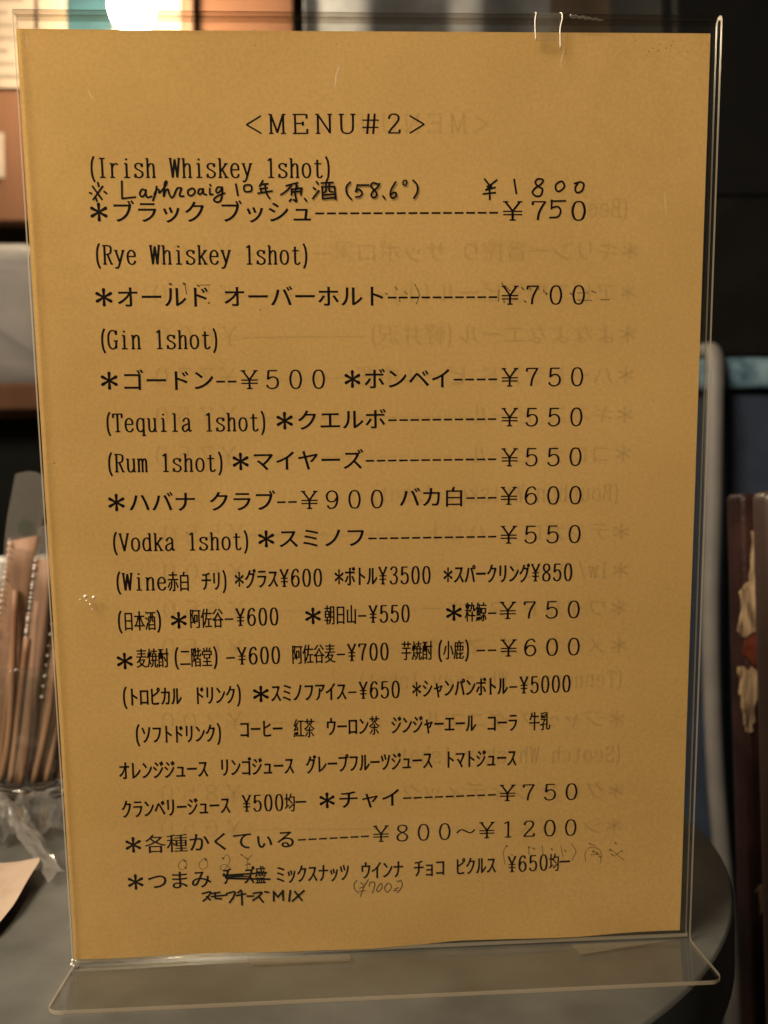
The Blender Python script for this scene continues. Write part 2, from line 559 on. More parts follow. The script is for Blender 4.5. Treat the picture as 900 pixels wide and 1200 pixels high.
NOTE_MALT = [
    ('l', 0.5, [(20.13, 252.06), (22.7, 248.31)]),
    ('l', 0.5, [(23.11, 252.05), (20.13, 248.23)]),
    ('l', 0.5, [(21.81, 253.09), (21.97, 252.14)]),
    ('l', 0.5, [(19.18, 250.19), (19.68, 249.98)]),
    ('l', 0.5, [(23.54, 250.51), (24.16, 250.06)]),
    ('l', 0.5, [(20.92, 248.64), (21.18, 247.81)]),
    ('l', 0.5, [(28.95, 253.51), (28.82, 248.51), (32.78, 248.92)]),
    ('c', 0.5, [(35.95, 250.79), (35.03, 251.21), (34.25, 250.17), (34.5, 249.13), (35.37, 249.29), (35.97, 250.38), (36.1, 251.21), (36.06, 249.54), (36.54, 248.83), (37.72, 249.12)]),
    ('c', 0.5, [(39.35, 251.96), (39.06, 250.37), (38.09, 247.95)]),
    ('c', 0.5, [(38.6, 249.75), (39.4, 251.21), (40.07, 250.87), (40.04, 250.16), (41.02, 251.0), (42.3, 252.67), (42.42, 253.58), (41.89, 253.08), (41.63, 251.21), (41.36, 249.03), (41.95, 250.58), (42.75, 251.21), (43.11, 249.74), (43.67, 248.82), (44.38, 249.2), (45.41, 251.29), (46.2, 251.62), (46.84, 251.41), (46.31, 250.16), (46.31, 249.2), (47.39, 249.19)]),
    ('o', 0.5, [(49.85, 251.41), (48.79, 250.78), (48.91, 249.61), (49.89, 249.36), (50.88, 250.36), (50.58, 251.32)]),
    ('c', 0.5, [(53.29, 251.28), (52.21, 251.2), (51.86, 250.15), (52.36, 249.69), (53.12, 250.36), (53.42, 251.41), (53.45, 250.02), (54.3, 249.6)]),
    ('c', 0.5, [(55.45, 251.4), (55.43, 249.73), (56.25, 249.73)]),
    ('l', 0.5, [(55.54, 252.53), (55.7, 252.28)]),
    ('c', 0.5, [(59.13, 251.69), (57.92, 251.82), (57.28, 250.77), (57.86, 250.1), (58.8, 250.98), (59.18, 251.94), (59.1, 249.72), (58.55, 247.84), (57.46, 247.42), (56.53, 248.05), (57.52, 249.1), (59.85, 250.06)]),
    ('l', 0.5, [(63.4, 252.65), (63.89, 249.43)]),
    ('o', 0.5, [(65.98, 252.23), (66.1, 250.56), (68.01, 250.76), (67.89, 252.36)]),
    ('l', 0.5, [(71.61, 253.7), (70.61, 252.1)]),
    ('l', 0.5, [(70.84, 252.56), (73.1, 252.81)]),
    ('l', 0.5, [(70.71, 251.31), (72.89, 251.6)]),
    ('l', 0.5, [(70.11, 250.01), (74.34, 250.67)]),
    ('c', 0.5, [(72.23, 252.77), (72.59, 250.13), (73.58, 248.45)]),
    ('l', 0.5, [(70.98, 251.39), (71.03, 250.26)]),
    ('l', 0.5, [(78.73, 252.22), (82.23, 253.1)]),
    ('c', 0.5, [(80.61, 252.64), (78.82, 250.75), (77.05, 249.58)]),
    ('l', 0.5, [(81.49, 252.94), (82.21, 252.01)]),
    ('l', 0.5, [(80.36, 251.26), (80.31, 249.57)]),
    ('l', 0.5, [(80.36, 251.17), (83.5, 251.51), (83.1, 249.57)]),
    ('l', 0.5, [(80.42, 250.33), (83.17, 250.54)]),
    ('c', 0.5, [(81.86, 252.1), (81.37, 249.91), (81.75, 247.59), (80.93, 248.06)]),
    ('l', 0.5, [(80.15, 248.23), (79.65, 247.68)]),
    ('l', 0.5, [(84.3, 248.35), (84.8, 247.71)]),
    ('l', 0.5, [(88.08, 253.35), (88.48, 252.75)]),
    ('l', 0.5, [(87.1, 251.59), (87.71, 251.08)]),
    ('l', 0.5, [(86.81, 248.4), (88.65, 250.68)]),
    ('l', 0.5, [(89.54, 253.0), (93.05, 253.15)]),
    ('l', 0.5, [(89.72, 251.99), (89.85, 248.3)]),
    ('l', 0.5, [(89.72, 251.84), (93.55, 251.94), (93.84, 248.19)]),
    ('c', 0.5, [(90.95, 253.0), (90.9, 250.83), (90.37, 250.17)]),
    ('c', 0.5, [(92.0, 253.0), (91.95, 250.67), (92.99, 250.37)]),
    ('l', 0.5, [(89.85, 248.3), (93.48, 248.65)]),
    ('l', 0.5, [(89.98, 249.46), (93.5, 249.66)]),
    ('c', 0.5, [(98.4, 253.2), (97.22, 251.83), (97.34, 249.81), (98.63, 248.13)]),
    ('l', 0.5, [(100.65, 252.34), (100.09, 250.46)]),
    ('c', 0.5, [(100.09, 250.46), (101.15, 251.07), (101.98, 250.06), (101.44, 249.04), (100.06, 248.79)]),
    ('l', 0.5, [(100.54, 252.34), (104.07, 252.33)]),
    ('c', 0.5, [(107.08, 252.58), (105.4, 252.99), (104.75, 252.08), (105.63, 250.96), (106.51, 249.8), (105.86, 248.63), (104.81, 249.14), (105.36, 250.46), (106.69, 251.57), (107.39, 252.69)]),
    ('l', 0.5, [(108.45, 249.03), (108.97, 248.37)]),
    ('c', 0.5, [(112.36, 253.19), (111.07, 251.06), (110.73, 249.28), (111.41, 248.42), (112.47, 249.03), (112.38, 250.04), (111.42, 249.94), (110.84, 249.28)]),
    ('o', 0.4, [(114.9, 253.59), (114.68, 252.58), (115.52, 252.27), (115.85, 253.49)]),
    ('c', 0.5, [(117.81, 253.69), (119.01, 252.32), (119.1, 250.29), (118.03, 248.41)]),
]
NOTE_PRICE = [
    ('l', 0.5, [(140.11, 254.01), (141.63, 252.1)]),
    ('l', 0.5, [(143.84, 253.75), (141.54, 252.05), (141.68, 248.05)]),
    ('l', 0.5, [(140.47, 250.86), (143.32, 251.54)]),
    ('l', 0.5, [(139.67, 249.63), (143.32, 250.01)]),
    ('c', 0.5, [(140.87, 251.88), (142.2, 251.97), (140.87, 251.12)]),
    ('l', 0.5, [(149.28, 253.88), (149.97, 249.83)]),
    ('o', 0.5, [(158.34, 253.74), (156.68, 254.08), (155.89, 253.02), (156.8, 251.87), (158.15, 251.02), (157.63, 249.19), (156.06, 248.97), (155.02, 250.04), (155.82, 251.32), (157.6, 252.47)]),
    ('o', 0.5, [(163.76, 253.32), (162.34, 252.29), (162.54, 250.67), (163.67, 250.46), (165.04, 251.74), (164.67, 253.02)]),
    ('c', 0.5, [(168.26, 252.72), (169.47, 253.06)]),
    ('o', 0.5, [(169.47, 253.02), (168.46, 251.31), (169.07, 249.98), (170.63, 250.58), (171.19, 252.37), (170.45, 253.06)]),
    ('l', 0.47, [(161.14, 247.68), (161.04, 245.2)]),
    ('c', 0.47, [(161.04, 245.46), (163.06, 245.75), (163.97, 244.46), (163.09, 242.75), (160.62, 242.45)]),
    ('l', 0.47, [(160.92, 247.43), (165.37, 247.51)]),
]
NOTE_CHEESE = [
    ('l', 0.68, [(51.53, 27.82), (65.92, 28.25)]),
    ('l', 0.68, [(52.74, 26.74), (67.0, 25.83)]),
    ('l', 0.58, [(51.7, 28.43), (52.36, 26.96), (55.25, 27.36)]),
    ('l', 0.47, [(54.29, 27.29), (60.6, 27.13)]),
    ('l', 0.47, [(53.16, 29.29), (52.38, 27.48)]),
    ('c', 0.63, [(44.27, 21.65), (47.02, 22.1), (45.89, 20.19), (44.41, 18.96)]),
    ('l', 0.63, [(45.66, 20.45), (46.72, 19.27)]),
    ('l', 0.63, [(47.62, 21.56), (50.02, 21.81)]),
    ('l', 0.63, [(47.33, 20.38), (50.46, 20.66)]),
    ('c', 0.63, [(48.63, 21.77), (48.51, 19.81), (50.46, 19.52)]),
    ('l', 0.63, [(50.94, 20.64), (52.38, 20.78)]),
    ('c', 0.63, [(52.4, 21.3), (55.15, 21.8), (54.5, 19.81), (53.29, 18.05)]),
    ('l', 0.63, [(57.23, 22.28), (56.24, 21.44)]),
    ('l', 0.63, [(55.73, 20.43), (58.72, 20.92)]),
    ('l', 0.63, [(57.45, 21.75), (57.44, 17.04)]),
    ('l', 0.63, [(59.32, 20.07), (61.34, 20.03)]),
    ('c', 0.63, [(61.42, 21.01), (64.26, 21.2), (62.91, 19.71), (61.19, 18.49)]),
    ('l', 0.63, [(63.06, 19.8), (64.54, 17.72)]),
    ('l', 0.63, [(65.37, 21.41), (66.43, 21.16)]),
    ('l', 0.63, [(68.17, 18.03), (68.26, 21.29), (69.65, 19.31), (71.4, 21.52), (71.36, 18.1)]),
    ('l', 0.63, [(73.91, 21.41), (73.33, 17.7)]),
    ('l', 0.63, [(75.44, 20.98), (77.68, 17.82)]),
    ('l', 0.63, [(78.49, 21.21), (74.49, 17.65)]),
]
NOTE_700 = [
    ('c', 0.29, [(96.64, 24.2), (95.64, 22.79), (95.77, 21.06), (96.98, 19.45)]),
    ('l', 0.29, [(97.92, 23.32), (98.78, 22.32)]),
    ('l', 0.29, [(100.53, 24.32), (98.86, 21.62), (97.67, 18.13)]),
    ('l', 0.29, [(97.4, 21.27), (99.03, 21.68)]),
    ('l', 0.29, [(97.25, 20.09), (99.39, 20.28)]),
    ('c', 0.29, [(100.65, 21.82), (101.32, 23.25), (102.62, 23.02), (102.43, 21.12), (101.85, 19.34)]),
    ('o', 0.29, [(104.56, 22.59), (103.33, 20.73), (103.71, 19.61), (105.03, 20.94), (105.05, 22.4)]),
    ('o', 0.29, [(106.9, 22.49), (106.03, 20.97), (106.8, 19.37), (108.11, 20.53), (108.19, 21.91), (107.32, 22.64)]),
    ('c', 0.29, [(110.26, 23.49), (110.75, 22.95), (111.57, 23.57), (112.07, 22.1), (111.53, 20.38), (110.31, 18.98)]),
    ('l', 0.29, [(109.41, 20.41), (110.79, 20.83)]),
    ('l', 0.37, [(109.18, 19.79), (110.13, 19.89)]),
]
SOAK_PRICE = [
    ('o', 0.26, [(38.22, 34.03), (36.62, 32.19), (37.31, 30.53), (39.1, 31.0), (39.3, 33.17)]),
    ('l', 0.47, [(38.46, 33.86), (38.9, 33.3)]),
    ('l', 0.47, [(38.71, 31.29), (39.1, 31.0)]),
    ('o', 0.26, [(45.32, 34.28), (43.46, 32.18), (44.41, 30.35), (46.22, 31.25), (46.21, 33.7)]),
    ('l', 0.52, [(45.61, 33.89), (45.9, 33.55)]),
    ('c', 0.26, [(51.5, 33.87), (52.98, 35.22), (53.84, 33.67), (53.36, 31.78), (51.5, 29.67), (50.53, 30.8), (52.09, 31.83), (53.83, 30.5)]),
    ('l', 0.47, [(51.41, 34.2), (51.75, 33.75)]),
    ('l', 0.42, [(57.65, 35.14), (58.05, 34.8)]),
    ('l', 0.26, [(58.05, 34.8), (59.79, 33.42), (61.26, 34.67)]),
    ('l', 0.39, [(59.28, 33.66), (60.04, 33.3)]),
    ('l', 0.26, [(59.79, 33.42), (59.5, 29.34)]),
    ('l', 0.26, [(58.95, 31.27), (60.6, 31.64)]),
    ('l', 0.37, [(60.24, 31.77), (60.43, 31.32)]),
]
SOAK_NOTE = [
    ('c', 0.26, [(148.4, 34.36), (147.15, 32.31), (147.54, 27.75)]),
    ('l', 0.39, [(147.87, 34.38), (148.4, 34.14)]),
    ('l', 0.39, [(155.76, 33.63), (156.18, 33.28)]),
    ('l', 0.39, [(157.24, 33.12), (157.87, 32.66)]),
    ('l', 0.26, [(155.76, 33.63), (155.94, 30.85)]),
    ('l', 0.26, [(160.49, 33.88), (160.85, 30.65)]),
    ('l', 0.26, [(149.62, 31.11), (150.31, 30.86)]),
    ('l', 0.42, [(163.67, 32.53), (164.1, 32.29)]),
    ('l', 0.26, [(166.99, 33.45), (167.84, 29.53)]),
    ('l', 0.37, [(168.44, 31.9), (168.76, 31.44)]),
    ('c', 0.26, [(170.84, 33.91), (172.31, 31.3), (171.03, 28.23)]),
    ('c', 0.26, [(175.82, 27.54), (175.61, 30.61), (177.32, 32.65), (180.52, 31.63), (181.21, 29.27), (181.04, 26.76)]),
    ('l', 0.39, [(176.87, 34.11), (177.41, 33.76)]),
    ('l', 0.26, [(177.4, 33.87), (179.01, 33.14)]),
    ('l', 0.5, [(178.2, 31.17), (178.63, 30.82)]),
    ('l', 0.5, [(179.37, 30.57), (179.91, 30.21)]),
    ('l', 0.39, [(180.57, 29.18), (181.0, 28.83)]),
    ('l', 0.26, [(177.63, 29.97), (180.56, 29.85)]),
    ('l', 0.42, [(185.95, 33.86), (186.32, 33.62)]),
    ('l', 0.26, [(184.34, 31.81), (189.02, 27.5)]),
    ('l', 0.39, [(184.03, 31.49), (184.36, 31.14)]),
    ('l', 0.39, [(184.81, 29.79), (185.25, 29.44)]),
    ('l', 0.37, [(188.41, 30.87), (188.63, 30.64)]),
    ('l', 0.26, [(185.78, 29.08), (187.98, 30.78)]),
]
SOAK_LINE = [
    ('l', 0.34, [(108.84, 219.84), (109.46, 219.49)]),
    ('l', 0.34, [(111.99, 221.56), (112.52, 220.86)]),
    ('l', 0.34, [(113.03, 218.51), (113.37, 217.2)]),
    ('l', 0.34, [(115.1, 220.15), (115.54, 219.45)]),
    ('c', 0.26, [(118.08, 222.39), (119.48, 219.34), (118.56, 216.46)]),
    ('l', 0.42, [(145.59, 222.58), (146.32, 221.7)]),
    ('l', 0.42, [(146.5, 221.7), (148.13, 220.29)]),
    ('l', 0.26, [(144.7, 220.48), (144.53, 216.98)]),
    ('l', 0.37, [(146.16, 217.84), (146.34, 216.61)]),
    ('l', 0.42, [(151.93, 221.14), (152.48, 220.61)]),
    ('l', 0.45, [(152.78, 217.09), (153.24, 216.74)]),
    ('l', 0.34, [(154.47, 221.12), (154.84, 220.42)]),
    ('l', 0.34, [(156.65, 221.28), (157.2, 220.75)]),
    ('l', 0.34, [(158.84, 220.39), (159.02, 219.86)]),
    ('l', 0.42, [(159.57, 219.51), (159.94, 219.16)]),
    ('l', 0.47, [(167.41, 219.28), (168.14, 218.92)]),
    ('l', 0.26, [(169.99, 217.24), (174.39, 217.03)]),
    ('l', 0.42, [(174.34, 219.94), (175.44, 219.58)]),
    ('l', 0.31, [(177.31, 217.28), (179.88, 217.26)]),
    ('l', 0.26, [(169.78, 219.44), (172.97, 219.42)]),
]
SOAK_DOTS = [
    ('l', 0.68, [(42.06, 223.1), (42.47, 222.89)]),
    ('l', 0.63, [(46.35, 223.17), (46.75, 222.86)]),
    ('l', 0.31, [(46.77, 222.14), (47.06, 220.08)]),
    ('l', 0.37, [(53.66, 217.34), (53.97, 217.03)]),
    ('l', 0.52, [(50.61, 222.53), (51.02, 222.32)]),
    ('l', 0.24, [(51.51, 222.63), (54.4, 222.71)]),
]
SPECKS = [(3.76, 168.1, 0.32), (195.0, 185.42, 0.32), (69.68, 214.99, 0.43), (70.55, 292.79, 0.27), (95.16, 293.44, 0.27), (104.7, 293.75, 0.22), (44.1, 145.24, 0.43), (200.67, 238.54, 0.27), (189.99, 290.38, 0.35), (158.98, 288.71, 0.27), (190.76, 291.62, 0.27), (194.17, 293.87, 0.32), (198.15, 294.64, 0.27), (199.28, 292.67, 0.27), (202.79, 291.7, 0.24), (192.07, 292.62, 0.32), (186.69, 294.81, 0.24), (196.07, 292.65, 0.38), (193.69, 291.89, 0.32), (197.65, 293.4, 0.3), (24.78, 76.16, 0.22), (103.05, 71.47, 0.24), (135.28, 94.17, 0.19), (177.71, 137.97, 0.22), (162.14, 7.48, 0.19)]
TAPES = [[(7.0, -4.62), (37.97, -4.88), (39.93, 4.54), (9.73, 3.05)], [(58.8, -6.06), (93.79, -5.42), (93.98, 7.51), (60.55, 7.42)], [(93.79, -5.42), (125.56, -6.34), (124.84, 2.71), (94.03, 1.78)], [(170.16, -2.39), (205.3, -3.04), (171.48, 10.26)]]
EDGE = [(-0.14, -0.2), (18.17, -0.44), (40.07, -0.53), (61.54, -0.91), (84.94, -0.75), (102.6, -1.26), (120.37, -0.81), (128.1, -0.22), (130.79, -0.02), (150.21, 0.04), (174.28, -0.43), (192.45, 0.02), (209.81, 0.19)]


# ------------------------------------------------------------------ lettering
# Thin serif letters drawn as pen strokes; units are hundredths of an em, cell width 50 (half width) or 100 (full width).
# 'l' straight segments, 'c' smooth curve, 'o' closed smooth curve, 's' serif (x0, x1, y).
G = {}
G['('] = [('c', (42, 86), (34, 66), (31, 34), (34, 2), (42, -18))]
G[')'] = [('c', (8, 86), (16, 66), (19, 34), (16, 2), (8, -18))]
G['I'] = [('l', (25, 78), (25, 0)), ('s', 13, 37, 78), ('s', 13, 37, 0)]
G['r'] = [('l', (15, 57), (15, 0)), ('s', 6, 26, 0), ('s', 6, 15, 57), ('c', (15, 38), (20, 50), (30, 57), (40, 53))]
G['i'] = [('l', (25, 57), (25, 0)), ('s', 15, 25, 57), ('s', 13, 38, 0), ('l', (25, 72), (25, 77))]
G['s'] = [('c', (39, 44), (35, 54), (25, 58), (14, 54), (11, 44), (17, 35), (30, 28), (40, 19), (39, 7), (32, 1), (23, -1), (13, 4), (10, 14)),
          ('l', (39, 57), (39, 45)), ('l', (10, 0), (10, 13))]
G['h'] = [('l', (12, 78), (12, 0)), ('s', 4, 12, 78), ('s', 4, 20, 0), ('c', (12, 40), (18, 51), (27, 57), (35, 53), (37, 42)), ('l', (37, 43), (37, 0)), ('s', 29, 45, 0)]
G['W'] = [('l', (7, 78), (15, 0)), ('l', (15, 0), (25, 74)), ('l', (25, 74), (34, 0)), ('l', (34, 0), (43, 78)), ('s', 1, 14, 78), ('s', 37, 49, 78)]
G['k'] = [('l', (13, 78), (13, 0)), ('s', 5, 13, 78), ('s', 5, 21, 0), ('l', (39, 57), (13, 22)), ('l', (22, 33), (39, 0)), ('s', 30, 46, 57), ('s', 30, 47, 0)]
G['e'] = [('l', (11, 32), (40, 32)), ('c', (40, 32), (38, 48), (27, 58), (15, 52), (10, 38), (10, 20), (16, 4), (27, -1), (36, 3), (41, 13))]
G['y'] = [('l', (10, 57), (26, 5)), ('l', (41, 57), (26, 5)), ('c', (26, 6), (20, -11), (13, -18), (7, -14)), ('s', 3, 18, 57), ('s', 34, 48, 57)]
G['1'] = [('l', (26, 79), (26, 0)), ('s', 14, 38, 0), ('l', (26, 79), (14, 70))]
G['o'] = [('o', (25, 58), (13, 50), (9, 29), (13, 8), (25, -1), (37, 8), (41, 29), (37, 50))]
G['t'] = [('l', (21, 73), (21, 12)), ('c', (21, 13), (24, 1), (33, -1), (41, 7)), ('s', 8, 38, 57)]
G['R'] = [('l', (13, 78), (13, 0)), ('s', 5, 21, 0), ('l', (5, 78), (26, 78)), ('c', (25, 78), (37, 74), (40, 60), (36, 46), (25, 41)), ('l', (25, 41), (13, 41)), ('l', (25, 41), (40, 0)), ('s', 37, 47, 0)]
G['G'] = [('c', (41, 62), (36, 75), (25, 79), (14, 72), (8, 55), (8, 24), (14, 6), (25, -1), (35, 4), (40, 14)), ('l', (40, 34), (40, 2)), ('s', 29, 48, 34), ('l', (41, 78), (41, 61))]
G['n'] = [('l', (12, 57), (12, 0)), ('s', 4, 12, 57), ('s', 4, 20, 0), ('c', (12, 40), (18, 51), (27, 58), (35, 53), (37, 42)), ('l', (37, 43), (37, 0)), ('s', 29, 45, 0)]
G['T'] = [('l', (25, 78), (25, 0)), ('s', 14, 36, 0), ('s', 6, 44, 78), ('l', (6, 78), (6, 62)), ('l', (44, 78), (44, 62))]
G['q'] = [('c', (38, 46), (32, 56), (24, 58), (14, 51), (9, 30), (13, 7), (24, -1), (33, 4), (38, 14)), ('l', (38, 57), (38, -18)), ('s', 30, 47, -18)]
G['u'] = [('l', (12, 57), (12, 14)), ('c', (12, 15), (16, 2), (25, -1), (33, 5), (38, 16)), ('l', (38, 57), (38, 0)), ('s', 4, 12, 57), ('s', 30, 38, 57), ('s', 38, 46, 0)]
G['l'] = [('l', (25, 78), (25, 0)), ('s', 15, 25, 78), ('s', 13, 37, 0)]
G['a'] = [('c', (12, 43), (17, 54), (27, 58), (35, 52), (37, 40)), ('l', (37, 41), (37, 8)), ('c', (37, 9), (40, 0), (47, 3)), ('c', (37, 34), (22, 29), (11, 21), (9, 9), (16, -1), (26, 2), (37, 14))]
G['m'] = [('l', (9, 57), (9, 0)), ('s', 2, 9, 57), ('s', 3, 15, 0), ('c', (9, 43), (13, 54), (20, 57), (25, 46)), ('l', (25, 47), (25, 0)), ('c', (25, 43), (29, 54), (37, 57), (41, 46)), ('l', (41, 47), (41, 0)), ('s', 20, 30, 0), ('s', 36, 47, 0)]
G['V'] = [('l', (8, 78), (25, 0)), ('l', (42, 78), (25, 0)), ('s', 2, 16, 78), ('s', 35, 48, 78)]
G['d'] = [('c', (38, 46), (32, 56), (24, 58), (14, 51), (9, 30), (13, 7), (24, -1), (33, 4), (38, 14)), ('l', (38, 78), (38, 0)), ('s', 30, 38, 78), ('s', 38, 46, 0)]
G['b'] = [('c', (12, 46), (18, 56), (26, 58), (36, 51), (41, 30), (37, 7), (26, -1), (17, 4), (12, 14)), ('l', (12, 78), (12, 0)), ('s', 4, 12, 78)]
G['B'] = [('l', (13, 78), (13, 0)), ('l', (5, 78), (26, 78)), ('c', (25, 78), (36, 74), (38, 60), (35, 47), (25, 41)), ('l', (25, 41), (13, 41)), ('c', (25, 41), (38, 36), (42, 21), (37, 5), (25, 0)), ('l', (26, 0), (5, 0))]
G['S'] = [('c', (40, 60), (36, 73), (25, 79), (13, 74), (10, 60), (17, 48), (30, 38), (41, 26), (40, 10), (32, 1), (22, -1), (12, 5), (9, 18)), ('l', (40, 78), (40, 61)), ('l', (9, 0), (9, 17))]
G['c'] = [('c', (40, 42), (36, 53), (27, 58), (15, 52), (10, 38), (10, 20), (16, 4), (27, -1), (36, 3), (41, 13))]
G['w'] = [('l', (7, 57), (15, 0)), ('l', (15, 0), (25, 54)), ('l', (25, 54), (34, 0)), ('l', (34, 0), (43, 57)), ('s', 1, 14, 57), ('s', 37, 49, 57)]
G['/'] = [('l', (40, 84), (10, -10))]
G['0'] = [('o', (25, 79), (15, 71), (10, 39), (15, 7), (25, -1), (35, 7), (40, 39), (35, 71))]
G['2'] = [('c', (11, 60), (15, 74), (25, 79), (36, 73), (38, 58), (32, 42), (20, 22), (10, 2)), ('l', (10, 1), (40, 1)), ('l', (40, 1), (41, 14))]
G['3'] = [('c', (12, 66), (18, 77), (27, 79), (36, 73), (37, 58), (32, 46), (22, 42)), ('c', (22, 42), (34, 38), (40, 24), (36, 6), (24, -1), (14, 3), (10, 14))]
G['5'] = [('l', (14, 78), (38, 78)), ('l', (14, 78), (12, 40)), ('c', (12, 40), (20, 49), (29, 50), (37, 42), (40, 25), (36, 7), (25, -1), (14, 3), (9, 14))]
G['6'] = [('c', (38, 66), (33, 77), (26, 79), (16, 70), (10, 45), (10, 22), (15, 5), (25, -1), (35, 6), (40, 23), (36, 42), (27, 49), (17, 44), (11, 30))]
G['7'] = [('l', (10, 78), (40, 78)), ('c', (40, 78), (30, 50), (24, 25), (22, 0)), ('l', (10, 78), (9, 65))]
G['8'] = [('o', (25, 79), (15, 74), (12, 60), (17, 48), (28, 40), (38, 28), (40, 16), (35, 3), (25, -1), (14, 3), (10, 16), (12, 28), (22, 40), (34, 49), (38, 60), (35, 74))]
G['9'] = [('c', (12, 12), (17, 1), (24, -1), (34, 8), (40, 33), (40, 56), (35, 73), (25, 79), (15, 72), (10, 55), (14, 36), (23, 29), (33, 34), (39, 48))]
G['¥'] = [('l', (9, 78), (25, 40)), ('l', (41, 78), (25, 40)), ('l', (25, 40), (25, 0)), ('s', 9, 41, 38), ('s', 9, 41, 22), ('s', 16, 34, 0), ('s', 4, 15, 78), ('s', 35, 46, 78)]
G['-'] = [('l', (7, 31), (43, 31))]
G['￥'] = [('l', (22, 78), (50, 38)), ('l', (78, 78), (50, 38)), ('l', (50, 38), (50, 0)), ('s', 14, 86, 37), ('s', 14, 86, 23), ('s', 38, 62, 0), ('s', 13, 33, 78), ('s', 67, 87, 78)]
G['＜'] = [('l', (82, 72), (20, 36)), ('l', (20, 36), (82, 0))]
G['＞'] = [('l', (18, 72), (80, 36)), ('l', (80, 36), (18, 0))]
G['Ｍ'] = [('l', (24, 78), (24, 0)), ('l', (24, 78), (50, 4)), ('l', (76, 78), (50, 4)), ('l', (76, 78), (76, 0)), ('s', 13, 26, 78), ('s', 74, 87, 78), ('s', 14, 34, 0), ('s', 65, 87, 0)]
G['Ｅ'] = [('l', (27, 78), (27, 0)), ('s', 16, 76, 78), ('s', 16, 78, 0), ('s', 27, 60, 41), ('l', (76, 78), (76, 62)), ('l', (78, 0), (78, 17)), ('l', (60, 48), (60, 33))]
G['Ｎ'] = [('l', (24, 78), (24, 0)), ('l', (24, 78), (75, 2)), ('l', (75, 78), (75, 2)), ('s', 13, 26, 78), ('s', 14, 34, 0), ('s', 65, 86, 78)]
G['Ｕ'] = [('c', (24, 78), (24, 30), (28, 8), (49, -1), (69, 8), (74, 30), (74, 78)), ('s', 13, 36, 78), ('s', 63, 86, 78)]
G['＃'] = [('l', (42, 80), (34, -2)), ('l', (68, 80), (60, -2)), ('l', (17, 54), (84, 54)), ('l', (15, 24), (82, 24))]
G['～'] = [('c', (8, 30), (20, 42), (34, 45), (50, 37), (66, 29), (80, 32), (92, 44))]
for _f, _h in zip('０１２３５６７８９', '012356789'):
    G[_f] = [(s[0],) + tuple(((p[0] - 25) * 1.55 + 50, p[1]) if isinstance(p, tuple) else p for p in s[1:]) if s[0] != 's'
             else ('s', (s[1] - 25) * 1.3 + 50, (s[2] - 25) * 1.3 + 50, s[3]) for s in G[_h]]
NIB_V, NIB_H = 0.094, 0.060      # stroke widths in em: upright strokes, level strokes


def nib_ribbon(pts, closed, a, b, ext=0.3):
    """Ribbon of a pen with an elliptic nib (a wide, b tall) along 2-D points: list of quads."""
    n = len(pts)
    rails = []
    for i in range(n):
        p0 = pts[i - 1] if (i or closed) else pts[i]
        p2 = pts[(i + 1) % n] if (i + 1 < n or closed) else pts[i]
        dx, dy = p2[0] - p0[0], p2[1] - p0[1]
        L = math.hypot(dx, dy) or 1e-9
        dx, dy = dx / L, dy / L
        hw = 0.5 * math.hypot(a * dy, b * dx)
        x, y = pts[i]
        if not closed and i in (0, n - 1):
            k = (-1 if i == 0 else 1) * hw * ext
            x, y = x + dx * k, y + dy * k
        rails.append(((x - dy * hw, y + dx * hw), (x + dy * hw, y - dx * hw)))
    quads = []
    for i in range(n if closed else n - 1):
        j = (i + 1) % n
        quads.append((rails[i][1], rails[j][1], rails[j][0], rails[i][0]))
    return quads


def star_polys(cx, cy, r, wide):
    """Bold six-armed asterisk with swelling arms."""
    polys = []
    for k in range(6):
        a = math.pi / 2 + k * math.pi / 3
        d, q = (math.cos(a), math.sin(a)), (-math.sin(a), math.cos(a))
        prof = [(0.0, 0.16), (0.55, 0.24), (0.82, 0.30), (0.95, 0.22), (1.0, 0.08)]
        left = [(cx + (d[0] * t * r + q[0] * h * r * 0.62) * wide, cy + d[1] * t * r + q[1] * h * r * 0.62) for t, h in prof]
        right = [(cx + (d[0] * t * r - q[0] * h * r * 0.62) * wide, cy + d[1] * t * r - q[1] * h * r * 0.62) for t, h in prof]
        polys.append(right + left[::-1])
    return polys


_glyphs = {}
_tc = bpy.data.curves.new("type_case", 'FONT')
_to = bpy.data.objects.new("type_case", _tc)
COL.objects.link(_to)
_tc.resolution_u = 3


